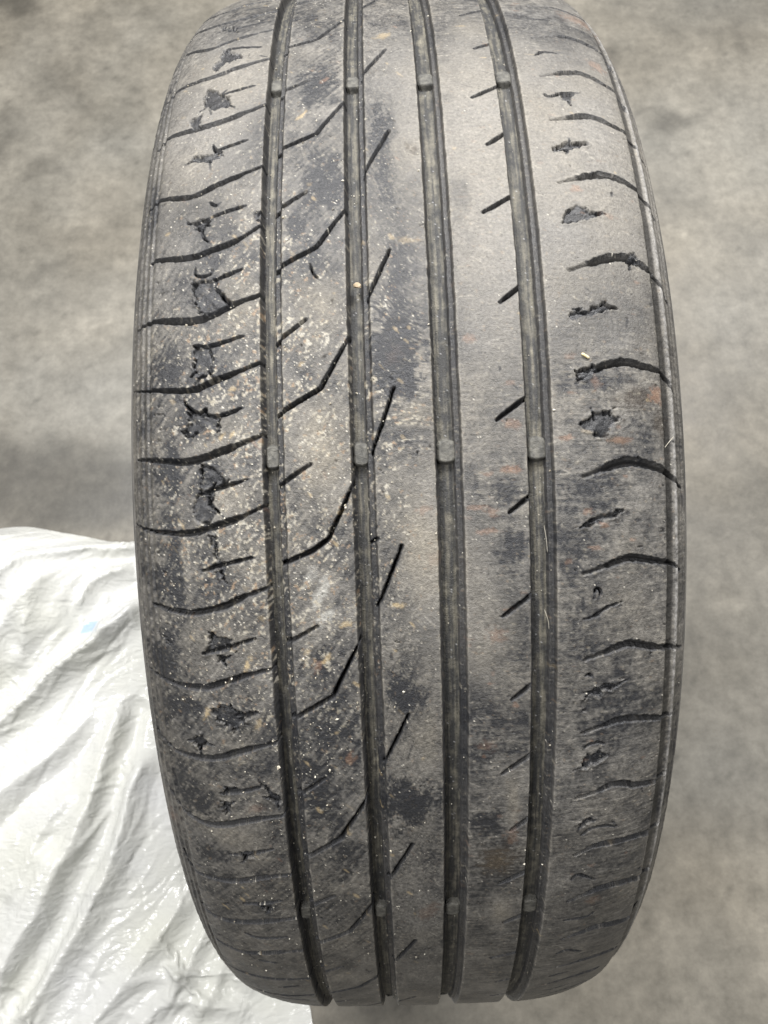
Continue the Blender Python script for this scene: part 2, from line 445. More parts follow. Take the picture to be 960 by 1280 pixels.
# ------------------------------------------------------------------ object helpers
def new_mesh_object(name, verts, faces, mat, parent=None, smooth=True, colours=None):
    me = bpy.data.meshes.new(name)
    verts = np.asarray(verts, np.float32)
    faces = np.asarray(faces, np.int32)
    nv, nf, k = len(verts), len(faces), faces.shape[1]
    me.vertices.add(nv)
    me.vertices.foreach_set('co', verts.ravel())
    me.loops.add(nf * k)
    me.loops.foreach_set('vertex_index', faces.ravel())
    me.polygons.add(nf)
    me.polygons.foreach_set('loop_start', np.arange(0, nf * k, k, dtype=np.int32))
    me.update(calc_edges=True)
    me.polygons.foreach_set('use_smooth', np.full(nf, smooth, bool))
    if colours is not None:
        at = me.attributes.new('Col', 'FLOAT_COLOR', 'POINT')
        at.data.foreach_set('color', np.asarray(colours, np.float32).ravel())
    me.materials.append(mat)
    ob = bpy.data.objects.new(name, me)
    COL.objects.link(ob)
    if parent is not None:
        ob.parent = parent
    return ob


def empty(name, loc):
    o = bpy.data.objects.new(name, None)
    o.location = loc
    o.empty_display_size = 0.05
    COL.objects.link(o)
    return o


def tag(o, label=None, cat=None, group=None, kind=None):
    if label:
        o['label'] = label
    if cat:
        o['category'] = cat
    if group:
        o['group'] = group
    if kind:
        o['kind'] = kind
    return o


def mat_new(name):
    m = bpy.data.materials.new(name)
    m.use_nodes = True
    nt = m.node_tree
    return m, nt, nt.nodes['Principled BSDF']


def node(nt, kind, **kw):
    n = nt.nodes.new(kind)
    for k, v in kw.items():
        setattr(n, k, v)
    return n


# ------------------------------------------------------------------ materials
def rubber_material():
    m, nt, b = mat_new('dusty_rubber')
    at = node(nt, 'ShaderNodeAttribute', attribute_name='Col')
    tc = node(nt, 'ShaderNodeTexCoord')
    n1 = node(nt, 'ShaderNodeTexNoise')
    n1.inputs['Scale'].default_value = 900
    n1.inputs['Detail'].default_value = 4
    n1.inputs['Roughness'].default_value = 0.7
    n2 = node(nt, 'ShaderNodeTexNoise')
    n2.inputs['Scale'].default_value = 2600
    n2.inputs['Detail'].default_value = 3
    for n in (n1, n2):
        nt.links.new(tc.outputs['Object'], n.inputs['Vector'])
    mr = node(nt, 'ShaderNodeMapRange')
    mr.inputs['From Min'].default_value = 0.28
    mr.inputs['From Max'].default_value = 0.72
    mr.inputs['To Min'].default_value = 0.68
    mr.inputs['To Max'].default_value = 1.32
    nt.links.new(n1.outputs['Fac'], mr.inputs['Value'])
    mx = node(nt, 'ShaderNodeVectorMath', operation='SCALE')
    nt.links.new(at.outputs['Color'], mx.inputs[0])
    nt.links.new(mr.outputs['Result'], mx.inputs['Scale'])
    nt.links.new(mx.outputs['Vector'], b.inputs['Base Color'])
    nt.links.new(at.outputs['Alpha'], b.inputs['Roughness'])
    b.inputs['Specular IOR Level'].default_value = 0.5
    bu = node(nt, 'ShaderNodeBump')
    bu.inputs['Strength'].default_value = 0.75
    bu.inputs['Distance'].default_value = 0.0003
    nt.links.new(n2.outputs['Fac'], bu.inputs['Height'])
    bu2 = node(nt, 'ShaderNodeBump')
    bu2.inputs['Strength'].default_value = 0.6
    bu2.inputs['Distance'].default_value = 0.0006
    nt.links.new(n1.outputs['Fac'], bu2.inputs['Height'])
    nt.links.new(bu.outputs['Normal'], bu2.inputs['Normal'])
    nt.links.new(bu2.outputs['Normal'], b.inputs['Normal'])
    return m


def plain_rubber():
    m, nt, b = mat_new('sidewall_rubber')
    tc = node(nt, 'ShaderNodeTexCoord')
    n1 = node(nt, 'ShaderNodeTexNoise')
    n1.inputs['Scale'].default_value = 60
    n1.inputs['Detail'].default_value = 8
    nt.links.new(tc.outputs['Object'], n1.inputs['Vector'])
    cr = node(nt, 'ShaderNodeValToRGB')
    cr.color_ramp.elements[0].position = 0.35
    cr.color_ramp.elements[0].color = (0.055, 0.055, 0.055, 1)
    cr.color_ramp.elements[1].position = 0.7
    cr.color_ramp.elements[1].color = (0.20, 0.19, 0.175, 1)
    nt.links.new(n1.outputs['Fac'], cr.inputs['Fac'])
    nt.links.new(cr.outputs['Color'], b.inputs['Base Color'])
    b.inputs['Roughness'].default_value = 0.6
    n2 = node(nt, 'ShaderNodeTexNoise')
    n2.inputs['Scale'].default_value = 900
    nt.links.new(tc.outputs['Object'], n2.inputs['Vector'])
    bu = node(nt, 'ShaderNodeBump')
    bu.inputs['Strength'].default_value = 0.3
    bu.inputs['Distance'].default_value = 0.0004
    nt.links.new(n2.outputs['Fac'], bu.inputs['Height'])
    nt.links.new(bu.outputs['Normal'], b.inputs['Normal'])
    return m


def concrete_material():
    m, nt, b = mat_new('polished_concrete')
    at = node(nt, 'ShaderNodeAttribute', attribute_name='Col')
    tc = node(nt, 'ShaderNodeTexCoord')
    n1 = node(nt, 'ShaderNodeTexNoise')
    n1.inputs['Scale'].default_value = 60
    n1.inputs['Detail'].default_value = 10
    n1.inputs['Roughness'].default_value = 0.75
    nt.links.new(tc.outputs['Object'], n1.inputs['Vector'])
    mr = node(nt, 'ShaderNodeMapRange')
    mr.inputs['From Min'].default_value = 0.3
    mr.inputs['From Max'].default_value = 0.7
    mr.inputs['To Min'].default_value = 0.70
    mr.inputs['To Max'].default_value = 1.30
    nt.links.new(n1.outputs['Fac'], mr.inputs['Value'])
    mx = node(nt, 'ShaderNodeVectorMath', operation='SCALE')
    nt.links.new(at.outputs['Color'], mx.inputs[0])
    nt.links.new(mr.outputs['Result'], mx.inputs['Scale'])
    nt.links.new(mx.outputs['Vector'], b.inputs['Base Color'])
    nt.links.new(at.outputs['Alpha'], b.inputs['Roughness'])
    b.inputs['Specular IOR Level'].default_value = 0.3
    n2 = node(nt, 'ShaderNodeTexNoise')
    n2.inputs['Scale'].default_value = 220
    n2.inputs['Detail'].default_value = 6
    nt.links.new(tc.outputs['Object'], n2.inputs['Vector'])
    bu = node(nt, 'ShaderNodeBump')
    bu.inputs['Strength'].default_value = 0.25
    bu.inputs['Distance'].default_value = 0.0008
    nt.links.new(n2.outputs['Fac'], bu.inputs['Height'])
    nt.links.new(bu.outputs['Normal'], b.inputs['Normal'])
    return m


def film_material():
    m, nt, b = mat_new('white_film')
    at = node(nt, 'ShaderNodeAttribute', attribute_name='Col')
    nt.links.new(at.outputs['Color'], b.inputs['Base Color'])
    b.inputs['Roughness'].default_value = 0.17
    b.inputs['Specular IOR Level'].default_value = 0.55
    tc = node(nt, 'ShaderNodeTexCoord')
    n2 = node(nt, 'ShaderNodeTexNoise')
    n2.noise_type = 'RIDGED_MULTIFRACTAL'
    n2.inputs['Scale'].default_value = 55
    n2.inputs['Detail'].default_value = 4
    n2.inputs['Roughness'].default_value = 0.5
    n2.inputs['Distortion'].default_value = 0.6
    mp = node(nt, 'ShaderNodeMapping')
    mp.inputs['Rotation'].default_value = (0, 0, math.radians(-48))
    mp.inputs['Scale'].default_value = (0.55, 1.25, 1.0)
    nt.links.new(tc.outputs['Object'], mp.inputs['Vector'])
    nt.links.new(mp.outputs['Vector'], n2.inputs['Vector'])
    bu = node(nt, 'ShaderNodeBump')
    bu.inputs['Strength'].default_value = 0.5
    bu.inputs['Distance'].default_value = 0.0016
    nt.links.new(n2.outputs['Fac'], bu.inputs['Height'])
    nt.links.new(bu.outputs['Normal'], b.inputs['Normal'])
    n3 = node(nt, 'ShaderNodeTexVoronoi', feature='DISTANCE_TO_EDGE')
    n3.inputs['Scale'].default_value = 95
    nd = node(nt, 'ShaderNodeTexNoise')
    nd.inputs['Scale'].default_value = 60
    nd.inputs['Detail'].default_value = 3
    nt.links.new(mp.outputs['Vector'], nd.inputs['Vector'])
    va = node(nt, 'ShaderNodeVectorMath', operation='MULTIPLY_ADD')
    va.inputs[1].default_value = (0.03, 0.03, 0.03)
    nt.links.new(nd.outputs['Color'], va.inputs[0])
    nt.links.new(mp.outputs['Vector'], va.inputs[2])
    nt.links.new(va.outputs['Vector'], n3.inputs['Vector'])
    bu3 = node(nt, 'ShaderNodeBump')
    bu3.inputs['Strength'].default_value = 0.45
    bu3.inputs['Distance'].default_value = 0.0022
    nt.links.new(n3.outputs['Distance'], bu3.inputs['Height'])
    nt.links.new(bu.outputs['Normal'], bu3.inputs['Normal'])
    nt.links.new(bu3.outputs['Normal'], b.inputs['Normal'])
    tr = node(nt, 'ShaderNodeBsdfTranslucent')
    nt.links.new(at.outputs['Color'], tr.inputs['Color'])
    ms = node(nt, 'ShaderNodeMixShader')
    ms.inputs[0].default_value = 0.24
    nt.links.new(b.outputs[0], ms.inputs[1])
    nt.links.new(tr.outputs[0], ms.inputs[2])
    nt.links.new(ms.outputs[0], nt.nodes['Material Output'].inputs['Surface'])
    return m


def grain_material(name, c0, c1, rough=0.7):
    m, nt, b = mat_new(name)
    tc = node(nt, 'ShaderNodeTexCoord')
    n1 = node(nt, 'ShaderNodeTexNoise')
    n1.inputs['Scale'].default_value = 700
    n1.inputs['Detail'].default_value = 3
    nt.links.new(tc.outputs['Object'], n1.inputs['Vector'])
    cr = node(nt, 'ShaderNodeValToRGB')
    cr.color_ramp.elements[0].position = 0.35
    cr.color_ramp.elements[0].color = c0 + (1,)
    cr.color_ramp.elements[1].position = 0.65
    cr.color_ramp.elements[1].color = c1 + (1,)
    nt.links.new(n1.outputs['Fac'], cr.inputs['Fac'])
    nt.links.new(cr.outputs['Color'], b.inputs['Base Color'])
    b.inputs['Roughness'].default_value = rough
    return m


RUBBER = rubber_material()
SIDE = plain_rubber()
CONCRETE = concrete_material()
FILM = film_material()
GRIT = grain_material('pale_grit', (0.30, 0.26, 0.19), (0.66, 0.63, 0.54), 0.5)
STONE = grain_material('sandy_stone', (0.22, 0.165, 0.10), (0.40, 0.32, 0.22))
STRAW = grain_material('dry_straw', (0.6, 0.5, 0.25), (0.75, 0.68, 0.45), 0.55)
FIBRE = grain_material('pale_fibre', (0.38, 0.35, 0.28), (0.5, 0.47, 0.4), 0.55)

# ------------------------------------------------------------------ floor: one sheet, fine where the photograph sees it
def make_floor():
    def axis(a, b, lo, hi, step, far):
        fine = np.arange(a, b + 1e-6, step)
        left = a - np.geomspace(0.03, a - lo, 14)[::-1]
        right = b + np.geomspace(0.03, hi - b, 14)
        return np.concatenate([left, fine, right])
    xs = axis(-0.8, 0.8, -6, 6, 0.0065, 0)
    ys = axis(-0.6, 1.2, -5, 8, 0.0065, 0)
    X, Y = np.meshgrid(xs, ys)
    n = len(xs)
    base = np.array([0.174, 0.162, 0.135])
    big = fbm(X / 0.42, Y / 0.42, 11, 4)
    mid = fbm(X / 0.085, Y / 0.085, 12, 4)
    sml = fbm(X / 0.022, Y / 0.022, 13, 3)
    tiny = rng.random(X.shape)
    t = 1 + 0.80 * (big - 0.5) + 0.46 * (mid - 0.5) + 0.26 * (sml - 0.5)
    t = t - 0.10 * sstep(0.60, 0.70, fbm(X / 0.05, Y / 0.05, 18, 5)) + 0.08 * sstep(0.62, 0.72, fbm(X / 0.035, Y / 0.035, 19, 5))
    t = t * np.where(tiny < 0.003, 0.72, 1) * np.where(tiny > 0.9975, 1.25, 1)
    wx = X + 0.05 * (fbm(X / 0.05, Y / 0.05, 14, 3) - 0.5)
    wy = Y + 0.05 * (fbm(X / 0.05, Y / 0.05, 15, 3) - 0.5)
    for (cx, cy, rx, ry, a) in ((0.397, 0.682, 0.030, 0.035, 0.42), (0.372, 0.715, 0.018, 0.012, 0.3), (0.425, 0.69, 0.02, 0.02, 0.22),
                                (-0.54, 0.70, 0.035, 0.075, 0.36), (-0.467, 0.637, 0.03, 0.03, 0.22), (-0.52, 0.47, 0.035, 0.03, 0.22),
                                (0.50, 0.90, 0.16, 0.10, 0.30), (0.36, 0.80, 0.07, 0.05, 0.25), (-0.56, 0.97, 0.06, 0.025, 0.42), (-0.45, 0.85, 0.16, 0.16, 0.10), (-0.42, 0.5, 0.1, 0.12, 0.10),
                                (0.43, 0.10, 0.12, 0.06, 0.20), (0.34, -0.06, 0.10, 0.05, 0.16), (0.41, 0.24, 0.05, 0.05, 0.16),
                                (0.345, -0.305, 0.02, 0.02, 0.2), (0.375, 0.55, 0.07, 0.03, 0.14), (-0.36, 0.78, 0.015, 0.012, 0.2),
                                (-0.40, 0.165, 0.20, 0.080, 0.60), (0.36, 0.37, 0.09, 0.05, -0.16), (0.42, -0.33, 0.12, 0.08, -0.22), (-0.38, 0.36, 0.10, 0.12, -0.10), (-0.32, 0.8, 0.12, 0.1, -0.10)):  # this row opens with the shade behind the bag, painted into the floor colour
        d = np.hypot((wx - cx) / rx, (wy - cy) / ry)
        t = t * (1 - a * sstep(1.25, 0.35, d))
    # older and newer pours of the slab meet along straight lines
    edge = Y + 0.004 * (fbm(X / 0.02, Y / 0.02, 16, 2) - 0.5)
    t = np.where(X > 0.15, t * (1 + 0.10 * sstep(-0.236, -0.242, edge)), t)
    t = np.where((X > 0.22) & (X < 1.5), t * (1 - 0.055 * sstep(0.47, 0.475, edge) * sstep(0.66, 0.62, edge)), t)
    t = np.where((X > 0.22), t * (1 + 0.06 * sstep(0.295, 0.29, edge) * sstep(0.12, 0.2, edge)), t)
    warm = fbm(X / 0.16, Y / 0.16, 17, 3) - 0.5
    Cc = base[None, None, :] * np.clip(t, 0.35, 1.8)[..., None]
    Cc[..., 0] *= 1 + 0.08 * warm
    Cc[..., 2] *= 1 - 0.12 * warm
    rough = np.clip(0.52 + 0.3 * (mid - 0.5), 0.3, 0.8)
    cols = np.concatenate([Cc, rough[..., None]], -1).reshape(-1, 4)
    V = np.stack([X, Y, 0 * X], -1).reshape(-1, 3)
    i = np.arange(len(ys) - 1)[:, None] * n + np.arange(n - 1)[None]
    F = np.stack([i, i + 1, i + n + 1, i + n], -1).reshape(-1, 4)
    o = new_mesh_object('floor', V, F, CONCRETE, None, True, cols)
    tag(o, 'smooth grey concrete floor with dark stains and painted shade behind the bag', None, None, 'structure')


make_floor()

# ------------------------------------------------------------------ the tyre
# section of the tyre: distance from the centre line -> drop below the outer radius (mm)
PU = np.array([0, 50, 58, 66, 73, 80, 86.5, 91.5, 95.5, 98.8, 101.3, 104.5, 108.5, 111.5, 112.5])
PD = np.array([0, .4, 1.1, 2.2, 3.7, 5.8, 8.6, 11.6, 15.0, 19.3, 24.0, 32, 44, 54, 60])


def section_drop(u):
    a = np.where(u < 0, -u * 0.978, u)
    r = 0
    for k in (-1.6, -0.8, 0, 0.8, 1.6):          # rounds the corners of the table
        r = r + np.interp(np.abs(a + k), PU, PD)
    return r / 5


def to_world(U, S, H):
    ph = S / R_TYRE
    r = (R_TYRE + H) / 1000.0
    a = ELEV - ph
    return np.stack([U / 1000.0, -r * np.cos(a), R_TYRE / 1000.0 + r * np.sin(a)], -1)


GROOVE_U = [-48.15, -17.25, 12.31, 43.89]
GROOVE_W = [8.0, 8.5, 9.7, 9.57]
FLOOR_H = -5.2


def ring_rows():
    a = np.arange(-48, 48, 0.40 / DEG)
    b = np.arange(48, 66, 0.62 / DEG)
    c = np.arange(66, 360 - 66, 2.0 / DEG)
    d = np.arange(-66, -48, 0.62 / DEG)
    return np.concatenate([d, a, b, c]) * DEG


ROWS = ring_rows()
CIRC = 360 * DEG


class Patch:
    """a band of the tread unrolled: u across, s along; H is the height over the outer radius"""

    def __init__(self, ucols, hcols):
        self.u0 = np.asarray(ucols, float)
        self.U, self.S = np.meshgrid(self.u0, ROWS)
        self.H = -section_drop(self.U) + np.asarray(hcols)[None, :]
        self.base = self.H.copy()
        self.top = (np.asarray(hcols)[None, :] > -0.05) & np.ones_like(self.U, bool)
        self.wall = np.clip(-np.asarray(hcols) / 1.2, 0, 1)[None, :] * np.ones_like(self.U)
        self.cut = np.zeros_like(self.U)       # 0 untouched .. 1 inside a cut
        self.tear = np.zeros_like(self.U)
        self.snap = np.zeros_like(self.U, bool)

    def window(self, pts, pad):
        P = np.asarray(pts)
        c0, c1 = np.searchsorted(self.u0, [P[:, 0].min() - pad, P[:, 0].max() + pad])
        r0, r1 = np.searchsorted(ROWS, [P[:, 1].min() - pad, P[:, 1].max() + pad])
        return (slice(r0, r1), slice(c0, c1)) if r1 > r0 and c1 > c0 else None

    def line(self, pts, widths, depths, rag=0.12, darkness=1.0, k=0, slope=0.0):
        """cut a slot along a polyline; widths and depths go along its length"""
        P = np.asarray(pts, float)
        sl = self.window(P, 4)
        if sl is None:
            return
        U, S = self.U[sl], self.S[sl]
        best = np.full(U.shape, 1e9)
        gx = np.zeros_like(U)
        gy = np.zeros_like(U)
        tt = np.zeros_like(U)
        L = np.concatenate([[0], np.cumsum(np.hypot(*np.diff(P, axis=0).T))])
        for i in range(len(P) - 1):
            ax, ay = P[i]
            dx, dy = P[i + 1] - P[i]
            l2 = dx * dx + dy * dy + 1e-9
            t = np.clip(((U - ax) * dx + (S - ay) * dy) / l2, 0, 1)
            ex, ey = U - ax - t * dx, S - ay - t * dy
            d = np.hypot(ex, ey)
            m = d < best
            best[m] = d[m]
            gx[m] = (ex / (d + 1e-9))[m]
            gy[m] = (ey / (d + 1e-9))[m]
            tt[m] = ((L[i] + t * math.sqrt(l2)) / L[-1])[m]
        low = float(sstep(16, 34, P[0, 1] / DEG)) * (P[0, 1] < 70 * DEG)      # the cuts on this stretch are deeper
        xs = np.linspace(0, 1, len(widths))
        w = np.interp(tt, xs, widths) / 2 * (1 + 0.2 * low) + rag * (fbm(U / 1.3, S / 1.3, 40 + k, 2) - 0.5) * 2
        dep = (1.35 + 0.7 * low) * np.interp(tt, np.linspace(0, 1, len(depths)), depths)
        d = best - w
        near = (np.abs(d) < 0.21) & ~self.snap[sl]
        self.U[sl] = np.where(near, U - gx * d, U)
        self.S[sl] = np.where(near, S - gy * d, S)
        self.snap[sl] |= near
        d = np.where(near, 0.0, d)
        q = np.clip(-d / np.maximum(w, 0.1), 0, 1)
        ins = d < -1e-6
        rough_floor = 0.5 * (fbm(U / 0.8, S / 0.8, 60 + k, 2) - 0.5)
        lean = np.clip(0.5 + 0.5 * gy * best / np.maximum(w, 0.1), 0, 1)          # 0 at the upper edge, 1 at the lower
        prof = (0.80 + 0.20 * q) * (1 - slope) + slope * (0.18 + 0.82 * sstep(0.25, 0.75, lean))
        new = self.base[sl] - dep * prof + rough_floor * np.minimum(dep, 0.9)
        self.H[sl] = np.where(ins, np.minimum(self.H[sl], new), self.H[sl])
        dk = darkness * np.clip(dep / 2.2, 0.35, 1)
        self.cut[sl] = np.maximum(self.cut[sl], np.where(ins, dk * (1 - slope * 0.5 * (1 - lean)), np.where(near, 0.95 * dk * (dep > 1.5), 0)))
        lip = np.exp(-(np.maximum(d, 0) / 0.7) ** 2) * (d >= 0) * self.top[sl]
        self.H[sl] += lip * 0.14 * (fbm(U / 2.2, S / 2.2, 70 + k, 2) - 0.35)

    def hole(self, poly, depth, rag=0.9, k=0):
        """a torn-out bit of rubber with a ragged edge and a rough floor"""
        P = np.asarray(poly, float)
        sl = self.window(P, 3)
        if sl is None:
            return
        U, S = self.U[sl], self.S[sl]
        ww = 1.2
        X = U + ww * (fbm(U / 1.5, S / 1.5, 80 + k, 3) - 0.5) * 1.9 * rag
        Y = S + ww * (fbm(U / 1.5, S / 1.5, 90 + k, 3) - 0.5) * 1.9 * rag
        X = X + 0.55 * (vn(U / 0.7, S / 0.7, 85 + k) - 0.5)
        Y = Y + 0.55 * (vn(U / 0.7, S / 0.7, 95 + k) - 0.5)
        best = np.full(U.shape, 1e9)
        inside = np.zeros(U.shape, bool)
        n = len(P)
        for i in range(n):
            ax, ay = P[i]
            bx, by = P[(i + 1) % n]
            dx, dy = bx - ax, by - ay
            t = np.clip(((X - ax) * dx + (Y - ay) * dy) / (dx * dx + dy * dy + 1e-9), 0, 1)
            best = np.minimum(best, np.hypot(X - ax - t * dx, Y - ay - t * dy))
            cond = ((ay > Y) != (by > Y)) & (X < (bx - ax) * (Y - ay) / (by - ay + 1e-12) + ax)
            inside ^= cond
        d = np.where(inside, -best, best)
        ins = d < 0
        lowf = fbm(U / 3.0, S / 3.0, 100 + k, 2)
        under = sstep(0.9, 0.15, -d) * sstep(0.35, 0.6, vn(U / 3.5, S / 3.5, 102 + k))          # undercut along part of the rim
        dep = depth * sstep(0.0, 0.22, -d) * (0.35 + 0.9 * lowf) + 1.6 * depth * under * sstep(0.0, 0.2, -d)
        dep = np.maximum(dep, 0.14 * ins)
        self.H[sl] = np.where(ins, np.minimum(self.H[sl], self.base[sl] - dep), self.H[sl])
        self.tear[sl] = np.maximum(self.tear[sl], np.where(ins, np.clip(0.55 + 0.6 * sstep(0, 0.5, -d), 0, 1), 0))
        lip = np.exp(-(np.maximum(d, 0) / 0.8) ** 2) * (d >= 0)
        self.H[sl] += lip * 1.3 * (fbm(U / 2.4, S / 2.4, 110 + k, 2) - 0.40)

    def colours(self, groove_edges=()):
        U, S = self.U, self.S
        ph = S / DEG
        near = np.abs(ph) < 66
        n1 = fbm(U / 17, S / 22, 20, 3)
        n2 = fbm(U / 4.2, S / 5.0, 21, 3)
        n3 = fbm(U / 1.1, S / 1.1, 22, 3)
        # scuffs: across the tyre on the far ribs, slanting on the near ones
        sl = sstep(10, -15, U)
        a = sl * 0.9
        su = U * np.cos(a) - S * np.sin(a)
        sv = U * np.sin(a) + S * np.cos(a)
        st = fbm(su / 7.0, sv / 0.75, 23, 3)
        st2 = fbm(su / 11.0, sv / 0.42, 29, 2)
        D = 0.31 + 0.60 * (n1 - 0.5) + 0.42 * (n2 - 0.5) + 0.50 * (n3 - 0.5) + 0.40 * (st - 0.5) + 0.22 * (st2 - 0.5)
        D -= 0.10 * sstep(0.50, 0.78, fbm(U / 7.0, S / 9.0, 30, 4)) * (0.5 + n3)
        T = 0.35 + 0.5 * (fbm(U / 20, S / 20, 24, 2) - 0.5)
        wu = U + 5.0 * (fbm(U / 5, S / 5, 25, 3) - 0.5)
        ws = S + 5.0 * (fbm(U / 5, S / 5, 26, 3) - 0.5)
        rust = np.zeros_like(U)
        cream = np.zeros_like(U)
        white = np.zeros_like(U)
        brown = np.zeros_like(U)
        clean = np.zeros_like(U)
        for (cu, cp, ru, rp, kind, amt) in sorted(STAINS, key=lambda q: q[4] not in 'sk'):
            cs, rs = cp * DEG, max(rp * DEG, 0.6)
            ru = max(ru, 0.7)
            r0, r1 = np.searchsorted(ROWS, [cs - rs * 1.7 - 4, cs + rs * 1.7 + 4])
            c0, c1 = np.searchsorted(self.u0, [cu - ru * 1.7 - 4, cu + ru * 1.7 + 4])
            if r1 <= r0 or c1 <= c0:
                continue
            q = (slice(r0, r1), slice(c0, c1))
            small = kind in 'crw'
            f = 0.3 if small else 1.0
            xx = U[q] + f * (wu[q] - U[q]) - cu
            yy = S[q] + f * (ws[q] - S[q]) - cs
            if small and cu < 5:                      # slanting flecks on the near side
                xx, yy = xx + 0.45 * yy, yy
            d = np.hypot(xx / ru, yy / rs)
            if small:
                d = d + 1.6 * (n3[q] - 0.5) + 0.8 * (st[q] - 0.5)
                g = amt * sstep(1.1, 0.45, d) * (0.35 + 1.1 * n3[q])
            else:
                d = d + 0.9 * (n2[q] - 0.5) + 0.6 * (n3[q] - 0.5) + 0.7 * (st[q] - 0.5)
                g = amt * sstep(1.35, 0.25, d)
            if kind == 'd':
                D[q] -= 0.52 * g
                clean[q] = np.maximum(clean[q], np.clip(1.4 * (g - 0.75), 0, 1))
            elif kind == 't':
                D[q] += 0.28 * g
                T[q] += 0.5 * g
            elif kind in 'sk':          # evened tone: silvery or dark
                D[q] += (({'s': 0.82, 'k': 0.24}[kind] + 0.40 * (n3[q] - 0.5) + 0.35 * (st[q] - 0.5) + 0.2 * (n2[q] - 0.5)) - D[q]) * np.clip(0.8 * g, 0, 1)
            elif kind == 'b':
                D[q] -= 0.30 * g
                brown[q] = np.maximum(brown[q], g)
            elif kind == 'r':
                rust[q] = np.maximum(rust[q], g)
            elif kind == 'c':
                cream[q] = np.maximum(cream[q], g)
            elif kind == 'w':
                white[q] = np.maximum(white[q], g)
        # many small rust and cream flecks of road grit rubbed into the rubber
        for i in range(260):
            cu, cs = rng.uniform(-90, 88), rng.uniform(-60, 60) * DEG
            if cu < self.u0[0] - 3 or cu > self.u0[-1] + 3:
                continue
            ru, rs = rng.uniform(0.5, 2.2), rng.uniform(0.35, 0.9)
            r0, r1 = np.searchsorted(ROWS, [cs - 3, cs + 3])
            c0, c1 = np.searchsorted(self.u0, [cu - 4, cu + 4])
            q = (slice(r0, r1), slice(c0, c1))
            xx, yy = U[q] - cu, S[q] - cs
            if cu < 5:
                an = -0.9
                xx, yy = xx * math.cos(an) - yy * math.sin(an), xx * math.sin(an) + yy * math.cos(an)
            g = sstep(1.2, 0.5, np.hypot(xx / ru, yy / rs) + 1.6 * (n3[q] - 0.5)) * rng.uniform(0.15, 0.7)
            if rng.random() < (0.75 if cu > 5 else 0.25):
                rust[q] = np.maximum(rust[q], g)
            else:
                cream[q] = np.maximum(cream[q], g * 0.8)
        for ue in groove_edges:
            D += 0.28 * np.exp(-((U - ue) / 0.5) ** 2) * (0.2 + 1.6 * (vn(U / 2, S / 3.0, 27) - 0.3))
        D = np.clip(D, 0.02, 1.0)
        # thin scratches, paler or darker than the rubber round them
        for i in range(420):
            cu, cs = rng.uniform(-90, 88), rng.uniform(-56, 56) * DEG
            if cu < self.u0[0] - 3 or cu > self.u0[-1] + 3:
                continue
            an = (0.9 if cu < 0 else rng.choice([0.0, -0.5])) + rng.normal(0, 0.35)
            ln = abs(rng.normal(2.2, 1.6)) + 0.6
            r0, r1 = np.searchsorted(ROWS, [cs - ln - 1, cs + ln + 1])
            c0, c1 = np.searchsorted(self.u0, [cu - ln - 1, cu + ln + 1])
            q = (slice(r0, r1), slice(c0, c1))
            xx, yy = U[q] - cu, S[q] - cs
            xa, ya = xx * math.cos(an) - yy * math.sin(an), xx * math.sin(an) + yy * math.cos(an)
            ya = ya + 0.03 * xa * xa * rng.normal(0, 1)
            g = sstep(0.42, 0.1, np.abs(ya)) * sstep(ln, ln * 0.6, np.abs(xa))
            D[q] += g * (rng.uniform(0.12, 0.42) if rng.random() < 0.68 else -0.3)
        D = np.clip(D, 0.02, 1.0) * (1 - 0.88 * clean)
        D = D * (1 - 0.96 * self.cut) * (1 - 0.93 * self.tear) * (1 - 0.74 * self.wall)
        rub = np.array([0.020, 0.021, 0.024])
        dust = np.array([0.252, 0.241, 0.222])
        tan = np.array([0.270, 0.240, 0.185])
        Tc = np.clip(T, 0, 1)[..., None]
        dc = dust * (1 - Tc) + tan * Tc
        C = rub * (1 - D[..., None]) + dc * D[..., None]

        def lay(C, m, col, s=1.0):
            m = np.clip(m * s, 0, 1)[..., None]
            return C * (1 - m) + np.array(col) * m
        C = lay(C, brown, (0.085, 0.066, 0.045), 0.6)
        C = lay(C, rust, (0.27, 0.160, 0.105), 0.50)
        C = lay(C, cream, (0.50, 0.385, 0.215), 0.75)
        C = lay(C, white, (0.44, 0.43, 0.39), 0.75)
        # tan sand rubbed into the near side, in slanting flecks and clumps
        zone = np.exp(-((U + 50) / 33) ** 2 - ((ph + 2) / 15) ** 2) + 0.35 * np.exp(-((U + 5) / 9) ** 2 - ((ph + 6) / 12) ** 2) + 0.20 * near
        clump = 0.35 + 1.3 * sstep(0.35, 0.65, fbm(U / 7, S / 7, 31, 3))
        fl = fbm(su / 1.7, sv / 0.62, 32, 2) * 0.6 + 0.4 * vn(U / 0.8, S / 0.8, 33)
        fleck = sstep(0.68, 0.83, fl + 0.115 * np.clip(zone * clump, 0, 1.3)) * np.clip(zone * 1.6, 0, 1) * (1 - 0.9 * clean) * (1 - 0.8 * self.tear) * (1 - 0.7 * self.cut)
        hue = vn(U / 1.5, S / 1.5, 34)[..., None]
        fc = np.where(hue < 0.3, np.array([0.26, 0.185, 0.12]), np.array([0.35, 0.300, 0.205]) * (1 - hue) + np.array([0.40, 0.38, 0.33]) * hue)
        mm_ = np.clip(fleck * 0.85, 0, 1)[..., None]
        C = C * (1 - mm_) + fc * mm_
        # the moulded channel and lip along the far edge
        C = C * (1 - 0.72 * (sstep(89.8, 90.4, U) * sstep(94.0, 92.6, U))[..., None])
        C = lay(C, sstep(94.4, 95.0, U) * sstep(96.1, 95.6, U) * (2.2 * n3 - 0.35), (0.32, 0.31, 0.295), 0.8)
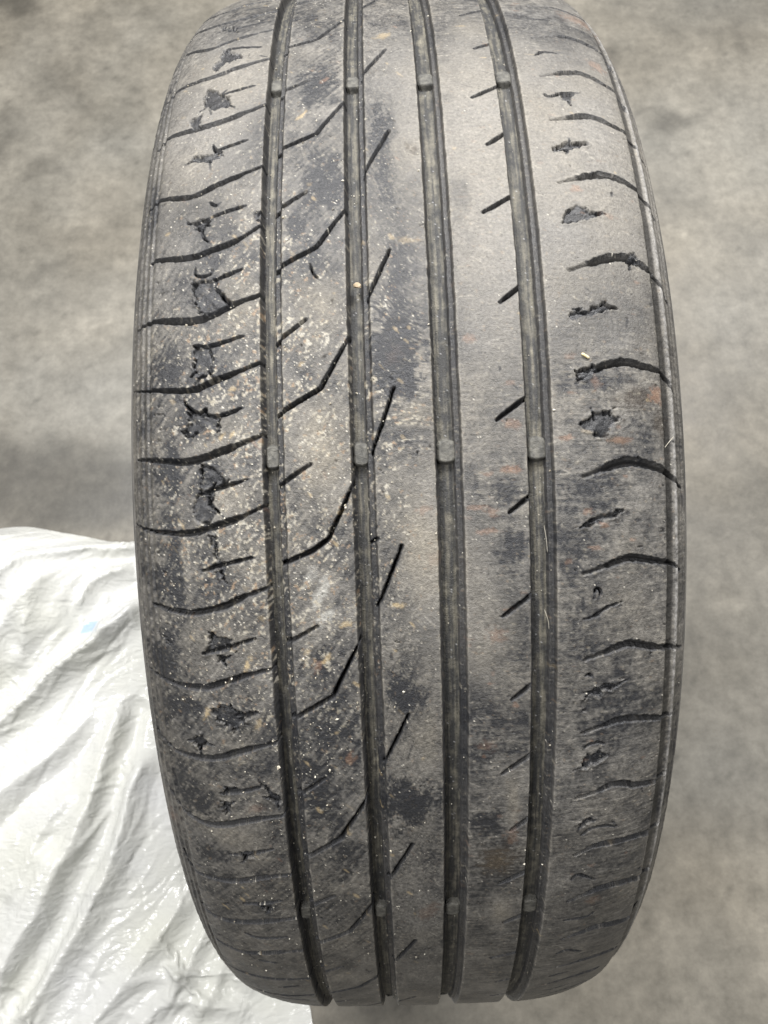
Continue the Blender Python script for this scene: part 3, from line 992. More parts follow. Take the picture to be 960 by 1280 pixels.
        C = C * (1 - 0.25 * (sstep(96.2, 96.8, U) * (0.5 + 0.5 * np.sin(U * 4 + 3 * n2)))[..., None])
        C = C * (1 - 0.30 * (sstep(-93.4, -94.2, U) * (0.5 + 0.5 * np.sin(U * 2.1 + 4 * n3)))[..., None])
        rough = 0.60 - 0.16 * (1 - D) - 0.10 * self.tear + 0.15 * self.cut + 0.25 * (n3 - 0.5)
        # sand grains stuck to the rubber: dense in the middle of the near side
        dens = 0.0016 + 0.022 * np.exp(-((U + 48) / 30) ** 2 - ((ph + 1) / 13) ** 2) + 0.004 * sstep(20, -40, U)
        r = rng.random(U.shape)
        sp = (r < dens * (0.3 + 1.4 * vn(U / 6, S / 6, 28))) & near
        val = (0.16 + 0.5 * rng.random(U.shape) ** 2.2)[..., None] * np.array([1.0, 0.94, 0.80])
        C = np.where(sp[..., None], val, C)
        self.H += sp * 0.12
        pk = (rng.random(U.shape) < 0.0022) & near & (self.cut < 0.1)
        C = np.where(pk[..., None], C * 0.35, C)
        self.H -= pk * 0.18
        # fine relief of the worn rubber
        self.H += 0.12 * (n3 - 0.5) + 0.06 * (st - 0.5) + 0.22 * (n2 - 0.5)
        return np.concatenate([C, np.clip(rough, 0.25, 0.9)[..., None]], -1)

    def mesh(self, name, cols, parent, keep=None):
        nr, nc = self.U.shape
        self.U = self.U + 0.34 * (fbm(self.S / 5.0, self.U / 9.0, 160, 3) - 0.5) + 0.22 * (vn(self.S / 1.4, self.U / 5.0, 161) - 0.5)
        V = to_world(self.U, self.S, self.H).reshape(-1, 3)
        i = np.arange(nr)[:, None]
        j = np.arange(nc - 1)[None]
        a = i * nc + j
        b = ((i + 1) % nr) * nc + j
        F = np.stack([a, b, b + 1, a + 1], -1).reshape(-1, 4)
        c = cols.reshape(-1, 4)
        if keep is None:
            return new_mesh_object(name, V, F, RUBBER, parent, True, c)
        out = []
        for bid in np.unique(keep):
            f = F[keep == bid]
            ids, inv = np.unique(f, return_inverse=True)
            out.append(new_mesh_object(name, V[ids], inv.reshape(-1, 4), RUBBER, parent, True, c[ids]))
        return out


def band(u_left, u_right, left_wall, right_wall, step=0.45):
    """columns of a rib: groove wall, top, groove wall"""
    us, hs = [], []
    if left_wall:
        for du, h in ((-3.1, FLOOR_H), (-2.75, -4.6), (-2.5, -3.1), (-2.1, -2.75), (-1.8, -2.95), (-1.4, -2.65), (-1.05, -2.85), (-0.72, -2.3), (-0.38, -0.9), (-0.14, -0.2)):
            us.append(u_left + du)
            hs.append(h)
    n = int(round((u_right - u_left) / step))
    for u in np.linspace(u_left, u_right, n + 1):
        us.append(u)
        hs.append(0.0)
    if right_wall:
        for du, h in ((0.14, -0.22), (0.34, -0.9), (0.6, -2.2), (0.85, -3.8), (1.2, -4.9), (1.5, FLOOR_H)):
            us.append(u_right + du)
            hs.append(h)
    return us, hs


tyre = empty('tyre', (0, 0, 0))
tag(tyre, 'worn dusty black car tyre standing upright on the concrete floor', 'tyre')

edges = [(g - w / 2, g + w / 2) for g, w in zip(GROOVE_U, GROOVE_W)]
PITCH = 5.2


def around(polys, lo, hi, period):
    """the traced cuts, and the same cut repeated round the part of the tyre the photograph does not show"""
    out = [mm(p) for p in polys]
    ref = min(polys, key=lambda p: abs(p[0][1]))
    top = max(p[0][1] for p in polys)
    bot = min(p[0][1] for p in polys) + 360
    n = max(1, int(round((bot - top) / period)))
    for i in range(1, n):
        ph = top + (bot - top) * i / n
        out.append(mm([(u, a - ref[0][1] + ph) for u, a in ref]))
    return out


slots_near = around(SLOTS_NEAR, -51, 52, PITCH)
slots_far = around(SLOTS_FAR, -51, 52, PITCH)
rib_long = around(RIB_LONG, 0, 0, 10.4)
rib_short = around(RIB_SHORT, 0, 0, 10.4)
centre_sipes = around(CENTRE_SIPES[:-1], 0, 0, 10.4) + [mm(CENTRE_SIPES[-1])]
third_sipes = around(THIRD_SIPES, 0, 0, 5.4)
near_short = around(NEAR_SHORT, 0, 0, PITCH)
far_short = around(FAR_SHORT, 0, 0, PITCH)


def common_cuts(p):
    for k, c in enumerate(CRACKS):
        small = 0.45 if len(c) == 2 else 1.0
        p.line(catmull(mm(c), 5), [0.5 * small, 1.3 * small, 1.2 * small, 0.4 * small], [1.6 * small, 3.2 * small, 3.0 * small, 1.4 * small], 0.25 * small, 1.0, k)
    for k, t in enumerate(TEARS):
        q = np.array(mm(t))
        p.hole(q.mean(0) + (q - q.mean(0)) * 1.06, 1.15, 1.0, k)
        r5 = np.random.default_rng(300 + k)          # cracks running out from the tear
        for i in range(r5.integers(2, 5)):
            a0 = q[r5.integers(0, len(q))]
            d0 = (a0 - q.mean(0)) / (np.linalg.norm(a0 - q.mean(0)) + 1e-6) * r5.uniform(1.2, 3.6)
            d0 = d0 + r5.normal(0, 0.7, 2)
            p.line([a0 - d0 * 0.4, a0 + d0 * 0.5 + r5.normal(0, 0.4, 2), a0 + d0], [1.0, 0.7, 0.3], [2.2, 1.6, 0.8], 0.3, 1.0, i)


# near shoulder: a row of blocks parted by slots that run from the groove over the edge
us, hs = band(-104.5, edges[0][0], False, True)
p = Patch(us, hs)
U = p.u0[None, :]
ridge = np.where(p.U < -93.5, 0.45 * np.sin((p.U + 93.5) * 2.1) * sstep(-93.5, -95, p.U), 0) - 0.9 * sstep(-93.0, -94.2, p.U) + 0.9 * sstep(-100.0, -104.0, p.U)
p.H += ridge
p.base += ridge
blocks_s = []
for k, c in enumerate(slots_near):
    q = catmull(c, 6)
    um = 0.5
    q2 = np.vstack([q, [edges[0][0] + 2.0, q[-1][1] + (q[-1][1] - q[-2][1])]])
    L = np.concatenate([[0], np.cumsum(np.hypot(*np.diff(q2, axis=0).T))]) / np.sum(np.hypot(*np.diff(q2, axis=0).T))
    f = np.interp(q2[:, 0], [-104, -97, -90, -82, -66, -61.2, -60.2, -50], [0.9, 1.2, 2.0, 2.7, 2.9, 2.6, 1.7, 1.5])
    g = np.interp(q2[:, 0], [-104, -97, -90, -82, -61.2, -60.4, -50], [0.8, 1.6, 2.6, 3.4, 3.8, 2.0, 1.8])
    tx = np.linspace(0, 1, 40)
    p.line(q2, np.interp(tx, L, f) * rng.uniform(0.85, 1.1), np.interp(tx, L, g), 0.3, 0.95, k, 0.55 * (1 - float(sstep(8, 26, q2[0, 1] / DEG))))
    if q2[-1, 0] > q2[0, 0]:
        blocks_s.append((q2[:, 0], q2[:, 1]))
for k, c in enumerate(near_short):
    p.line(catmull(c, 5), [1.1, 1.7, 1.5, 0.9], [2.0, 3.4, 3.0, 1.8], 0.3, 1.0, k)
common_cuts(p)
# small nicks along the shoulder edge
for i in range(75):
    s0 = rng.uniform(-58, 58) * DEG
    u0 = -91.5 + rng.uniform(-1.5, 2.0)
    p.line([(u0, s0), (u0 + rng.uniform(1, 5), s0 + rng.uniform(-1, 1))], [0.8, 0.3], [0.7, 0.3], 0.4, 0.5, i)
cols = p.colours((edges[0][0],))
nr, nc = p.U.shape
fs = (p.S + np.concatenate([np.diff(ROWS), [CIRC + ROWS[0] - ROWS[-1]]])[:, None] / 2)[:, :-1]
fu = ((p.U[:, :-1] + p.U[:, 1:]) / 2)
bid = np.zeros(fs.shape, int)
for x, y in blocks_s:
    bid += fs > np.interp(fu, x, y)
bid[bid == len(blocks_s)] = 0
p.mesh('tread_block', cols, tyre, bid.ravel())

# the three ribs in the middle
for k, (ul, ur) in enumerate(((edges[0][1], edges[1][0]), (edges[1][1], edges[2][0]), (edges[2][1], edges[3][0]))):
    us, hs = band(ul, ur, True, True)
    p = Patch(us, hs)
    if k == 0:
        for i, c in enumerate(rib_long):
            c = [(ul - 3.0, c[0][1] + (ul - 3.0 - c[0][0]) / (c[1][0] - c[0][0]) * (c[1][1] - c[0][1]))] + list(c)
            c.append((ur + 1.5, c[-1][1] + (c[-1][1] - c[-2][1]) / (c[-1][0] - c[-2][0]) * (ur + 1.5 - c[-1][0])))
            p.line(c, [1.7, 1.9, 1.6, 1.1], [3.6, 4.4, 4.2, 3.2], 0.12, 0.95, i)
        for i, c in enumerate(rib_short):
            c = [(ul - 3.0, c[0][1] + (ul - 3.0 - c[0][0]) / (c[1][0] - c[0][0]) * (c[1][1] - c[0][1]))] + list(c)
            p.line(c, [1.7, 1.6, 1.3], [2.4, 2.2, 1.4], 0.12, 0.8, i)
    if k == 1:
        for i, c in enumerate(centre_sipes):
            c = [(ul - 1.0, c[0][1] + (ul - 1.0 - c[0][0]) / (c[1][0] - c[0][0]) * (c[1][1] - c[0][1]))] + list(c)
            p.line(c, [1.0, 1.5, 1.5, 1.3], [3.8, 4.2, 3.8, 2.2], 0.14, 0.95, i)
    if k == 2:
        for i, c in enumerate(third_sipes):
            c = list(c) + [(ur + 1.5, c[-1][1] + (c[-1][1] - c[-2][1]) / (c[-1][0] - c[-2][0]) * (ur + 1.5 - c[-1][0]))]
            p.line(c, [1.3, 1.8, 1.8, 1.6], [2.2, 3.4, 3.8, 3.8], 0.14, 0.9, i)
    common_cuts(p)
    for i in range(26):       # little nicks
        s0, u0 = rng.uniform(-55, 55) * DEG, rng.uniform(ul + 1, ur - 1)
        p.line([(u0, s0), (u0 + rng.normal(0, 1.2), s0 + rng.normal(0, 1.6))], [0.5, 0.7, 0.3], [0.5, 0.8, 0.3], 0.3, 0.5, i)
    cols = p.colours((ul, ur))
    p.mesh('tread_rib', cols, tyre)

# far shoulder: one rib, its slots start inside it and run out over the edge
us, hs = band(edges[3][1], 102.0, True, False)
p = Patch(us, hs)
ridge = -1.9 * sstep(89.6, 90.6, p.U) + 1.2 * sstep(93.4, 95.2, p.U) - 1.2 * sstep(95.8, 96.6, p.U) + 0.3 * np.sin((p.U - 96) * 3.0) * sstep(96.3, 98, p.U) + 1.9 * sstep(98.0, 101.6, p.U)
p.H += ridge
p.base += ridge
for k, c in enumerate(slots_far):
    q = catmull(c, 6)
    ln = np.hypot(*np.diff(q, axis=0).T)
    L = np.concatenate([[0], np.cumsum(ln)]) / ln.sum()
    u1 = c[1][0]
    f = np.interp(q[:, 0], [u1 - 10, u1 - 1.0, u1 + 0.4, u1 + 8, 82, 90, 97, 102], [1.6, 2.2, 3.0, 3.7, 3.3, 2.6, 1.5, 0.8])
    g = np.interp(q[:, 0], [u1 - 10, u1 - 0.6, u1 + 0.4, u1 + 8, 90, 97, 102], [0.7, 1.0, 3.8, 3.6, 2.6, 1.6, 0.6])
    tx = np.linspace(0, 1, 40)
    p.line(q, np.interp(tx, L, f) * rng.uniform(0.8, 1.05), np.interp(tx, L, g), 0.5, 0.9, k, 0.75 * (1 - float(sstep(20, 36, q[0, 1] / DEG))))
for k, c in enumerate(far_short):
    p.line(catmull(c, 5), [0.9, 1.4, 1.2, 0.5], [1.2, 2.2, 2.0, 0.8], 0.4, 0.95, k)
common_cuts(p)
for i in range(60):
    s0 = rng.uniform(-58, 58) * DEG
    u0 = 89.5 - rng.uniform(0, 1.0)
    p.line([(u0, s0), (u0 - rng.uniform(0.3, 2.5), s0 + rng.uniform(-1, 1))], [0.7, 0.3], [0.6, 0.3], 0.4, 0.5, i)
for i in range(30):
    s0, u0 = rng.uniform(-55, 55) * DEG, rng.uniform(50, 88)
    p.line([(u0, s0), (u0 + rng.normal(0, 1.4), s0 + rng.normal(0, 1.4))], [0.5, 0.7, 0.3], [0.5, 0.9, 0.3], 0.3, 0.5, i)
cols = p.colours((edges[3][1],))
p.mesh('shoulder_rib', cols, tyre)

# floors of the four long grooves, finely ribbed lengthwise
for g, (a, b) in enumerate(edges):
    us = np.linspace(a + 1.0, b - 2.6, 14)
    p = Patch(us, np.full(14, FLOOR_H + 0.02))
    p.H += 0.12 * np.sin((p.U - a) * 5.0) + 0.25 * (fbm(p.U / 1.5, p.S / 4.0, 120 + g, 3) - 0.5)
    n = fbm(p.U / 0.6, p.S / 16.0, 130 + g, 2)
    n2 = fbm(p.U / 2.0, p.S / 3.0, 131 + g, 3)
    D = np.clip(0.15 + 1.1 * (n - 0.5) + 0.9 * (n2 - 0.5), 0.0, 1)[..., None]
    C = np.array([0.030, 0.030, 0.029]) * (1 - D) + np.array([0.215, 0.197, 0.15]) * D
    sp = rng.random(p.U.shape) < 0.004
    C = np.where(sp[..., None], 0.3, C)
    p.mesh('groove_floor', np.concatenate([C, np.full(D.shape, 0.62)], -1), tyre)

# wear indicators: low bars across the floor of each groove
def wear_bar(g, ph):
    a, b = edges[g]
    nu, ns = 13, 31
    uu = np.linspace(a + 0.95, b - 2.2, nu)
    ss = np.linspace(-5.0, 5.0, ns)
    Ug, Sg = np.meshgrid(uu, ss)
    half = (b - a - 3.15) / 2
    mid = (a + b) / 2 - 0.62
    q = np.abs(Ug - mid) / half
    pinch = 1 - 0.30 * sstep(2.2, 5.0, np.abs(Sg))          # a long octagon
    Ug = mid + (Ug - mid) * pinch
    h = FLOOR_H - 0.15 + 2.7 * sstep(4.9, 3.7, np.abs(Sg) + 0.5 * q) * (1 - 0.30 * sstep(0.7, 1.0, q))
    h += 0.35 * (fbm(Ug / 1.6, Sg / 1.6, 140 + g + int(ph), 3) - 0.5)
    V = to_world(Ug, Sg + ph * DEG, h - section_drop(Ug)).reshape(-1, 3)
    i = np.arange(ns - 1)[:, None] * nu + np.arange(nu - 1)[None]
    F = np.stack([i, i + nu, i + nu + 1, i + 1], -1).reshape(-1, 4)
    D = np.clip(0.40 + 0.9 * (fbm(Ug / 1.5, Sg / 1.5, 150 + g + int(ph), 3) - 0.5), 0, 1)[..., None]
    C = np.array([0.035, 0.035, 0.033]) * (1 - D) + np.array([0.19, 0.182, 0.155]) * D
    new_mesh_object('wear_indicator', V, F, RUBBER, tyre, True, np.concatenate([C, np.full(D.shape, 0.6)], -1).reshape(-1, 4))


for ph in (-32.5, -2.7, 32.8, 65, 97, 129, 161, 193, 225, 257, 293):
    for g in range(4):
        wear_bar(g, ph)


# sidewalls down to the beads, and the liner inside
def lathe(name, prof, mat, n=240):
    prof = np.array(prof, float)
    a = np.linspace(0, 2 * math.pi, n, endpoint=False)
    rr = prof[:, 1] / 1000.0
    V = np.stack([np.tile(prof[:, 0] / 1000.0, (n, 1)), np.outer(np.cos(a), rr), R_TYRE / 1000.0 + np.outer(np.sin(a), rr)], -1)
    m = len(prof)
    i = np.arange(n)[:, None]
    j = np.arange(m - 1)[None]
    p0 = i * m + j
    p1 = ((i + 1) % n) * m + j
    F = np.stack([p0, p1, p1 + 1, p0 + 1], -1).reshape(-1, 4)
    return new_mesh_object(name, V.reshape(-1, 3), F, mat, tyre, True)


for sgn, lim in ((-1, 104.2), (1, 101.8)):
    us = np.linspace(lim, 112.4 if sgn > 0 else 114.8, 26)
    prof = []
    for t, u in enumerate(us):
        h = R_TYRE - float(section_drop(np.array(sgn * u)))
        bump = 0.35 * math.sin(t * 1.9) if 2 < t < 14 else 0
        prof.append((sgn * (u + bump), h - 0.3))
    w = us[-1]
    for du, r in ((0.2, 252), (0, 246), (-0.6, 240), (-1.8, 233), (-2.0, 231.5), (-0.6, 229.5), (-1.0, 227), (-5, 222), (-9, 217.5), (-12, 216), (-19, 215.5), (-24, 217), (-25, 222)):
        prof.append((sgn * (w + du), r))
    lathe('sidewall', prof, SIDE)
lathe('inner_liner', [(-89, 221), (-93, 232), (-99, 248), (-101, 262), (-97, 282), (-86, 298), (-70, 304), (-40, 307), (0, 308), (40, 307), (70, 304), (86, 298), (97, 282), (99, 262), (97, 248), (91, 232), (87, 221)], SIDE)

# ------------------------------------------------------------------ grit, a pebble, straw and fibres lying on the tread
def surf(u, ph, h=0.0):
    ua = np.array(float(u))
    return to_world(ua, np.array(ph * DEG), h - section_drop(ua))


def make_grit():
    V, F = [], []
    base = np.array([(1, 0, 0), (-1, 0, 0), (0, 1, 0), (0, -1, 0), (0, 0, 1), (0, 0, -1)], float)
    tri = np.array([(0, 2, 4), (2, 1, 4), (1, 3, 4), (3, 0, 4), (2, 0, 5), (1, 2, 5), (3, 1, 5), (0, 3, 5)])
    n = 0
    for i in range(1500):
        z = rng.random()
        if z < 0.36:
            g = rng.choice(4, p=[0.33, 0.35, 0.17, 0.15])
            a, b = edges[g]
            side = rng.random()
            if side < 0.45:
                u, h = rng.uniform(a + 1.3, b - 2.9), FLOOR_H + 0.2
            elif side < 0.75:
                u, h = b - rng.uniform(0.8, 2.4), -2.65
            else:
                u, h = (a - 0.3 if rng.random() < 0.5 else b + 0.3), 0.05
            ph = rng.uniform(-52, 52)
        else:
            u, ph, h = rng.normal(-45, 28), rng.normal(0, 20), 0.06
            if abs(u) > 92 or any(a - 0.5 < u < b + 0.5 for a, b in edges) or abs(ph) > 55:
                continue
        r = 0.08 + 0.10 * rng.exponential() if i % 40 else rng.uniform(0.35, 0.6)
        P = surf(u, ph, h)
        q = base * (1 + 0.5 * rng.uniform(-1, 1, (6, 1))) @ np.linalg.qr(rng.normal(size=(3, 3)))[0]
        V.append(P + q * r / 1000.0)
        F.append(tri + 6 * n)
        n += 1
    o = new_mesh_object('grit', np.vstack(V), np.vstack(F), GRIT, None, False)
    tag(o, 'pale sand grains scattered over the tread and in its grooves', 'grit', None, 'stuff')


make_grit()


def lump(name, u, ph, h, size, mat, seed, label, cat):
    bm = bmesh.new()
    bmesh.ops.create_icosphere(bm, subdivisions=3, radius=1.0)
    r2 = np.random.default_rng(seed)
    dirs = r2.normal(size=(9, 3))
    dirs /= np.linalg.norm(dirs, axis=1)[:, None]
    lim = r2.uniform(0.62, 0.95, 9)
    c = surf(u, ph, h)
    for v in bm.verts:
        n = np.array(v.co)
        k = 1.0
        for d, l in zip(dirs, lim):
            q = n @ d
            if q > 0:
                k = min(k, l / max(q, 1e-3))
        k *= 1 + 0.14 * (vn(n[0] * 3, n[1] * 3 + n[2] * 2, seed) - 0.5)
        v.co = Vector(n * k * np.array(size) / 1000.0)
    me = bpy.data.meshes.new(name)
    bm.to_mesh(me)
    bm.free()
    me.materials.append(mat)
    o = bpy.data.objects.new(name, me)
    o.location = Vector(c)
    o.rotation_euler = (ELEV - math.pi / 2, 0, 0.4)
    COL.objects.link(o)
    tag(o, label, cat)


lump('pebble', -17.4, -13.8, -1.6, (1.5, 1.8, 0.9), STONE, 3, 'small sandy pebble wedged in the second groove from the plastic bag', 'pebble')


def fibre(name, pts, r, mat, label, cat):
    P = np.array([surf(*q) for q in pts])
    if len(P) > 2:
        P = np.vstack([catmull(P[:, :], 5)])
    V, F = [], []
    k = 6
    for i, c in enumerate(P):
        d = P[min(i + 1, len(P) - 1)] - P[max(i - 1, 0)]
        d /= np.linalg.norm(d)
        a = np.cross(d, (0.3, 0.2, 0.9))
        a /= np.linalg.norm(a)
        b = np.cross(d, a)
        rr = r * (0.55 if i in (0, len(P) - 1) else 1.0) / 1000.0
        for j in range(k):
            t = 2 * math.pi * j / k
            V.append(c + rr * (math.cos(t) * a + math.sin(t) * b))
    for i in range(len(P) - 1):
        for j in range(k):
            F.append((i * k + j, i * k + (j + 1) % k, (i + 1) * k + (j + 1) % k, (i + 1) * k + j))
    o = new_mesh_object(name, np.array(V), np.array(F), mat, None, True)
    tag(o, label, cat)


fibre('straw', [(60.0, -8.6, 0.3), (61.2, -8.45, 0.45), (62.6, -8.3, 0.3)], 0.5, STRAW, 'short yellow straw chip at the inner end of a shoulder slot', 'straw')
fibre('fibre', [(44.6, 2.2, -1.8), (45.2, 3.0, -1.6), (45.6, 3.9, -1.9)], 0.09, FIBRE, 'upper of two pale fibres lying in the groove farthest from the bag', 'fibre')
fibre('fibre', [(44.3, 7.6, -1.9), (45.5, 8.3, -1.6), (45.9, 8.9, -1.9)], 0.09, FIBRE, 'lower of two pale fibres lying in the groove farthest from the bag', 'fibre')
fibre('straw', [(90.0, -2.6, 0.2), (92.0, -3.0, 0.7), (94.5, -3.4, 0.6)], 0.11, FIBRE, 'thin pale straw caught on the shoulder edge away from the bag', 'straw')

# ------------------------------------------------------------------ crumpled white plastic bag beside the tyre
BAG_FOLDS = [
    ( [(-0.278, -0.007), (-0.34, -0.063), (-0.406, -0.12)] , 0.013 , 0.024 ),
    ( [(-0.285, 0.013), (-0.351, -0.044), (-0.409, -0.099)] , 0.016 , -0.02 ),
    ( [(-0.371, -0.364), (-0.336, -0.303), (-0.312, -0.253), (-0.292, -0.223), (-0.282, -0.168), (-0.273, -0.107)] , 0.011 , -0.024 ),
    ( [(-0.375, -0.334), (-0.346, -0.28), (-0.315, -0.225), (-0.297, -0.175), (-0.282, -0.115)] , 0.018 , 0.016 ),
    ( [(-0.356, -0.372), (-0.32, -0.313), (-0.288, -0.261), (-0.27, -0.213), (-0.26, -0.162)] , 0.014 , 0.018 ),
    ( [(-0.298, -0.383), (-0.259, -0.337), (-0.223, -0.283)] , 0.014 , 0.012 ),
    ( [(-0.396, -0.191), (-0.346, -0.151), (-0.311, -0.114)] , 0.014 , 0.01 ),
    ( [(-0.392, -0.216), (-0.351, -0.177), (-0.315, -0.145)] , 0.012 , -0.01 ),
    ( [(-0.42, -0.025), (-0.377, 0.037), (-0.336, 0.051), (-0.289, 0.054)] , 0.012 , -0.016 ),
    ( [(-0.423, -0.004), (-0.383, 0.048), (-0.337, 0.064), (-0.29, 0.067)] , 0.014 , 0.014 ),
    ( [(-0.286, 0.022), (-0.315, 0.014), (-0.326, -0.007)] , 0.02 , -0.024 ),
    ( [(-0.292, 0.04), (-0.32, 0.023), (-0.329, 0.002), (-0.328, -0.024)] , 0.009 , 0.016 ),
    ( [(-0.286, 0.028), (-0.306, 0.01), (-0.307, -0.025)] , 0.009 , 0.014 ),
    ( [(-0.352, 0.042), (-0.373, 0.003), (-0.383, -0.056)] , 0.012 , 0.009 ),
    ( [(-0.367, 0.021), (-0.403, -0.03), (-0.413, -0.071)] , 0.01 , 0.008 ),
    ( [(-0.365, -0.064), (-0.394, -0.03), (-0.418, 0.022)] , 0.014 , -0.006 ),
    ( [(-0.228, -0.366), (-0.202, -0.323), (-0.187, -0.297)] , 0.01 , 0.01 ),
    ( [(-0.199, -0.379), (-0.176, -0.343), (-0.157, -0.356)] , 0.01 , 0.008 ),
    ( [(-0.221, -0.343), (-0.265, -0.353)] , 0.008 , 0.006 ),
    ( [(-0.221, -0.343), (-0.179, -0.346)] , 0.008 , 0.006 ),
    ( [(-0.221, -0.343), (-0.24, -0.309)] , 0.007 , 0.006 ),
    ( [(-0.221, -0.343), (-0.2, -0.367)] , 0.007 , 0.006 ),
    ( [(-0.221, -0.343), (-0.245, -0.372)] , 0.007 , 0.006 ),
    ( [(-0.411, -0.38), (-0.367, -0.292), (-0.343, -0.246)] , 0.016 , 0.012 ),
    ( [(-0.377, -0.272), (-0.346, -0.217), (-0.326, -0.189)] , 0.01 , 0.007 ),
    ( [(-0.255, -0.384), (-0.228, -0.369), (-0.164, -0.377)] , 0.01 , 0.008 ),
]


def seg_dist(X, Y, pts):
    best = np.full(X.shape, 1e9)
    P = np.asarray(pts, float)
    for i in range(len(P) - 1):
        ax, ay = P[i]
        dx, dy = P[i + 1] - P[i]
        t = np.clip(((X - ax) * dx + (Y - ay) * dy) / (dx * dx + dy * dy), 0, 1)
        best = np.minimum(best, np.hypot(X - ax - t * dx, Y - ay - t * dy))
    return best


def bag_seed(X, Y):
    """heap of film: the lumps it lies over and the folds it starts from (metres)"""
    env = 0.095 * np.exp(-((X + 0.46) / 0.13) ** 2 - ((Y - 0.02) / 0.085) ** 2) + 0.030 * np.exp(-((X + 0.25) / 0.14) ** 2 - ((Y - 0.0) / 0.085) ** 2)
    env += 0.045 * np.exp(-((X + 0.36) / 0.18) ** 2 - ((Y + 0.18) / 0.14) ** 2) + 0.004
    env = env * sstep(0.140, 0.07, Y) * sstep(-0.10, -0.20, X)
    Z = np.zeros_like(X)
    wx = X + 0.012 * (fbm(X / 0.07, Y / 0.07, 201, 2) - 0.5)
    wy = Y + 0.012 * (fbm(X / 0.07, Y / 0.07, 202, 2) - 0.5)
    for pts, w, h in BAG_FOLDS:
        d = seg_dist(wx, wy, pts)
        Z = Z + 1.15 * h * np.maximum(0, 1 - d / (w * 1.35)) ** 1.4
    return env, Z


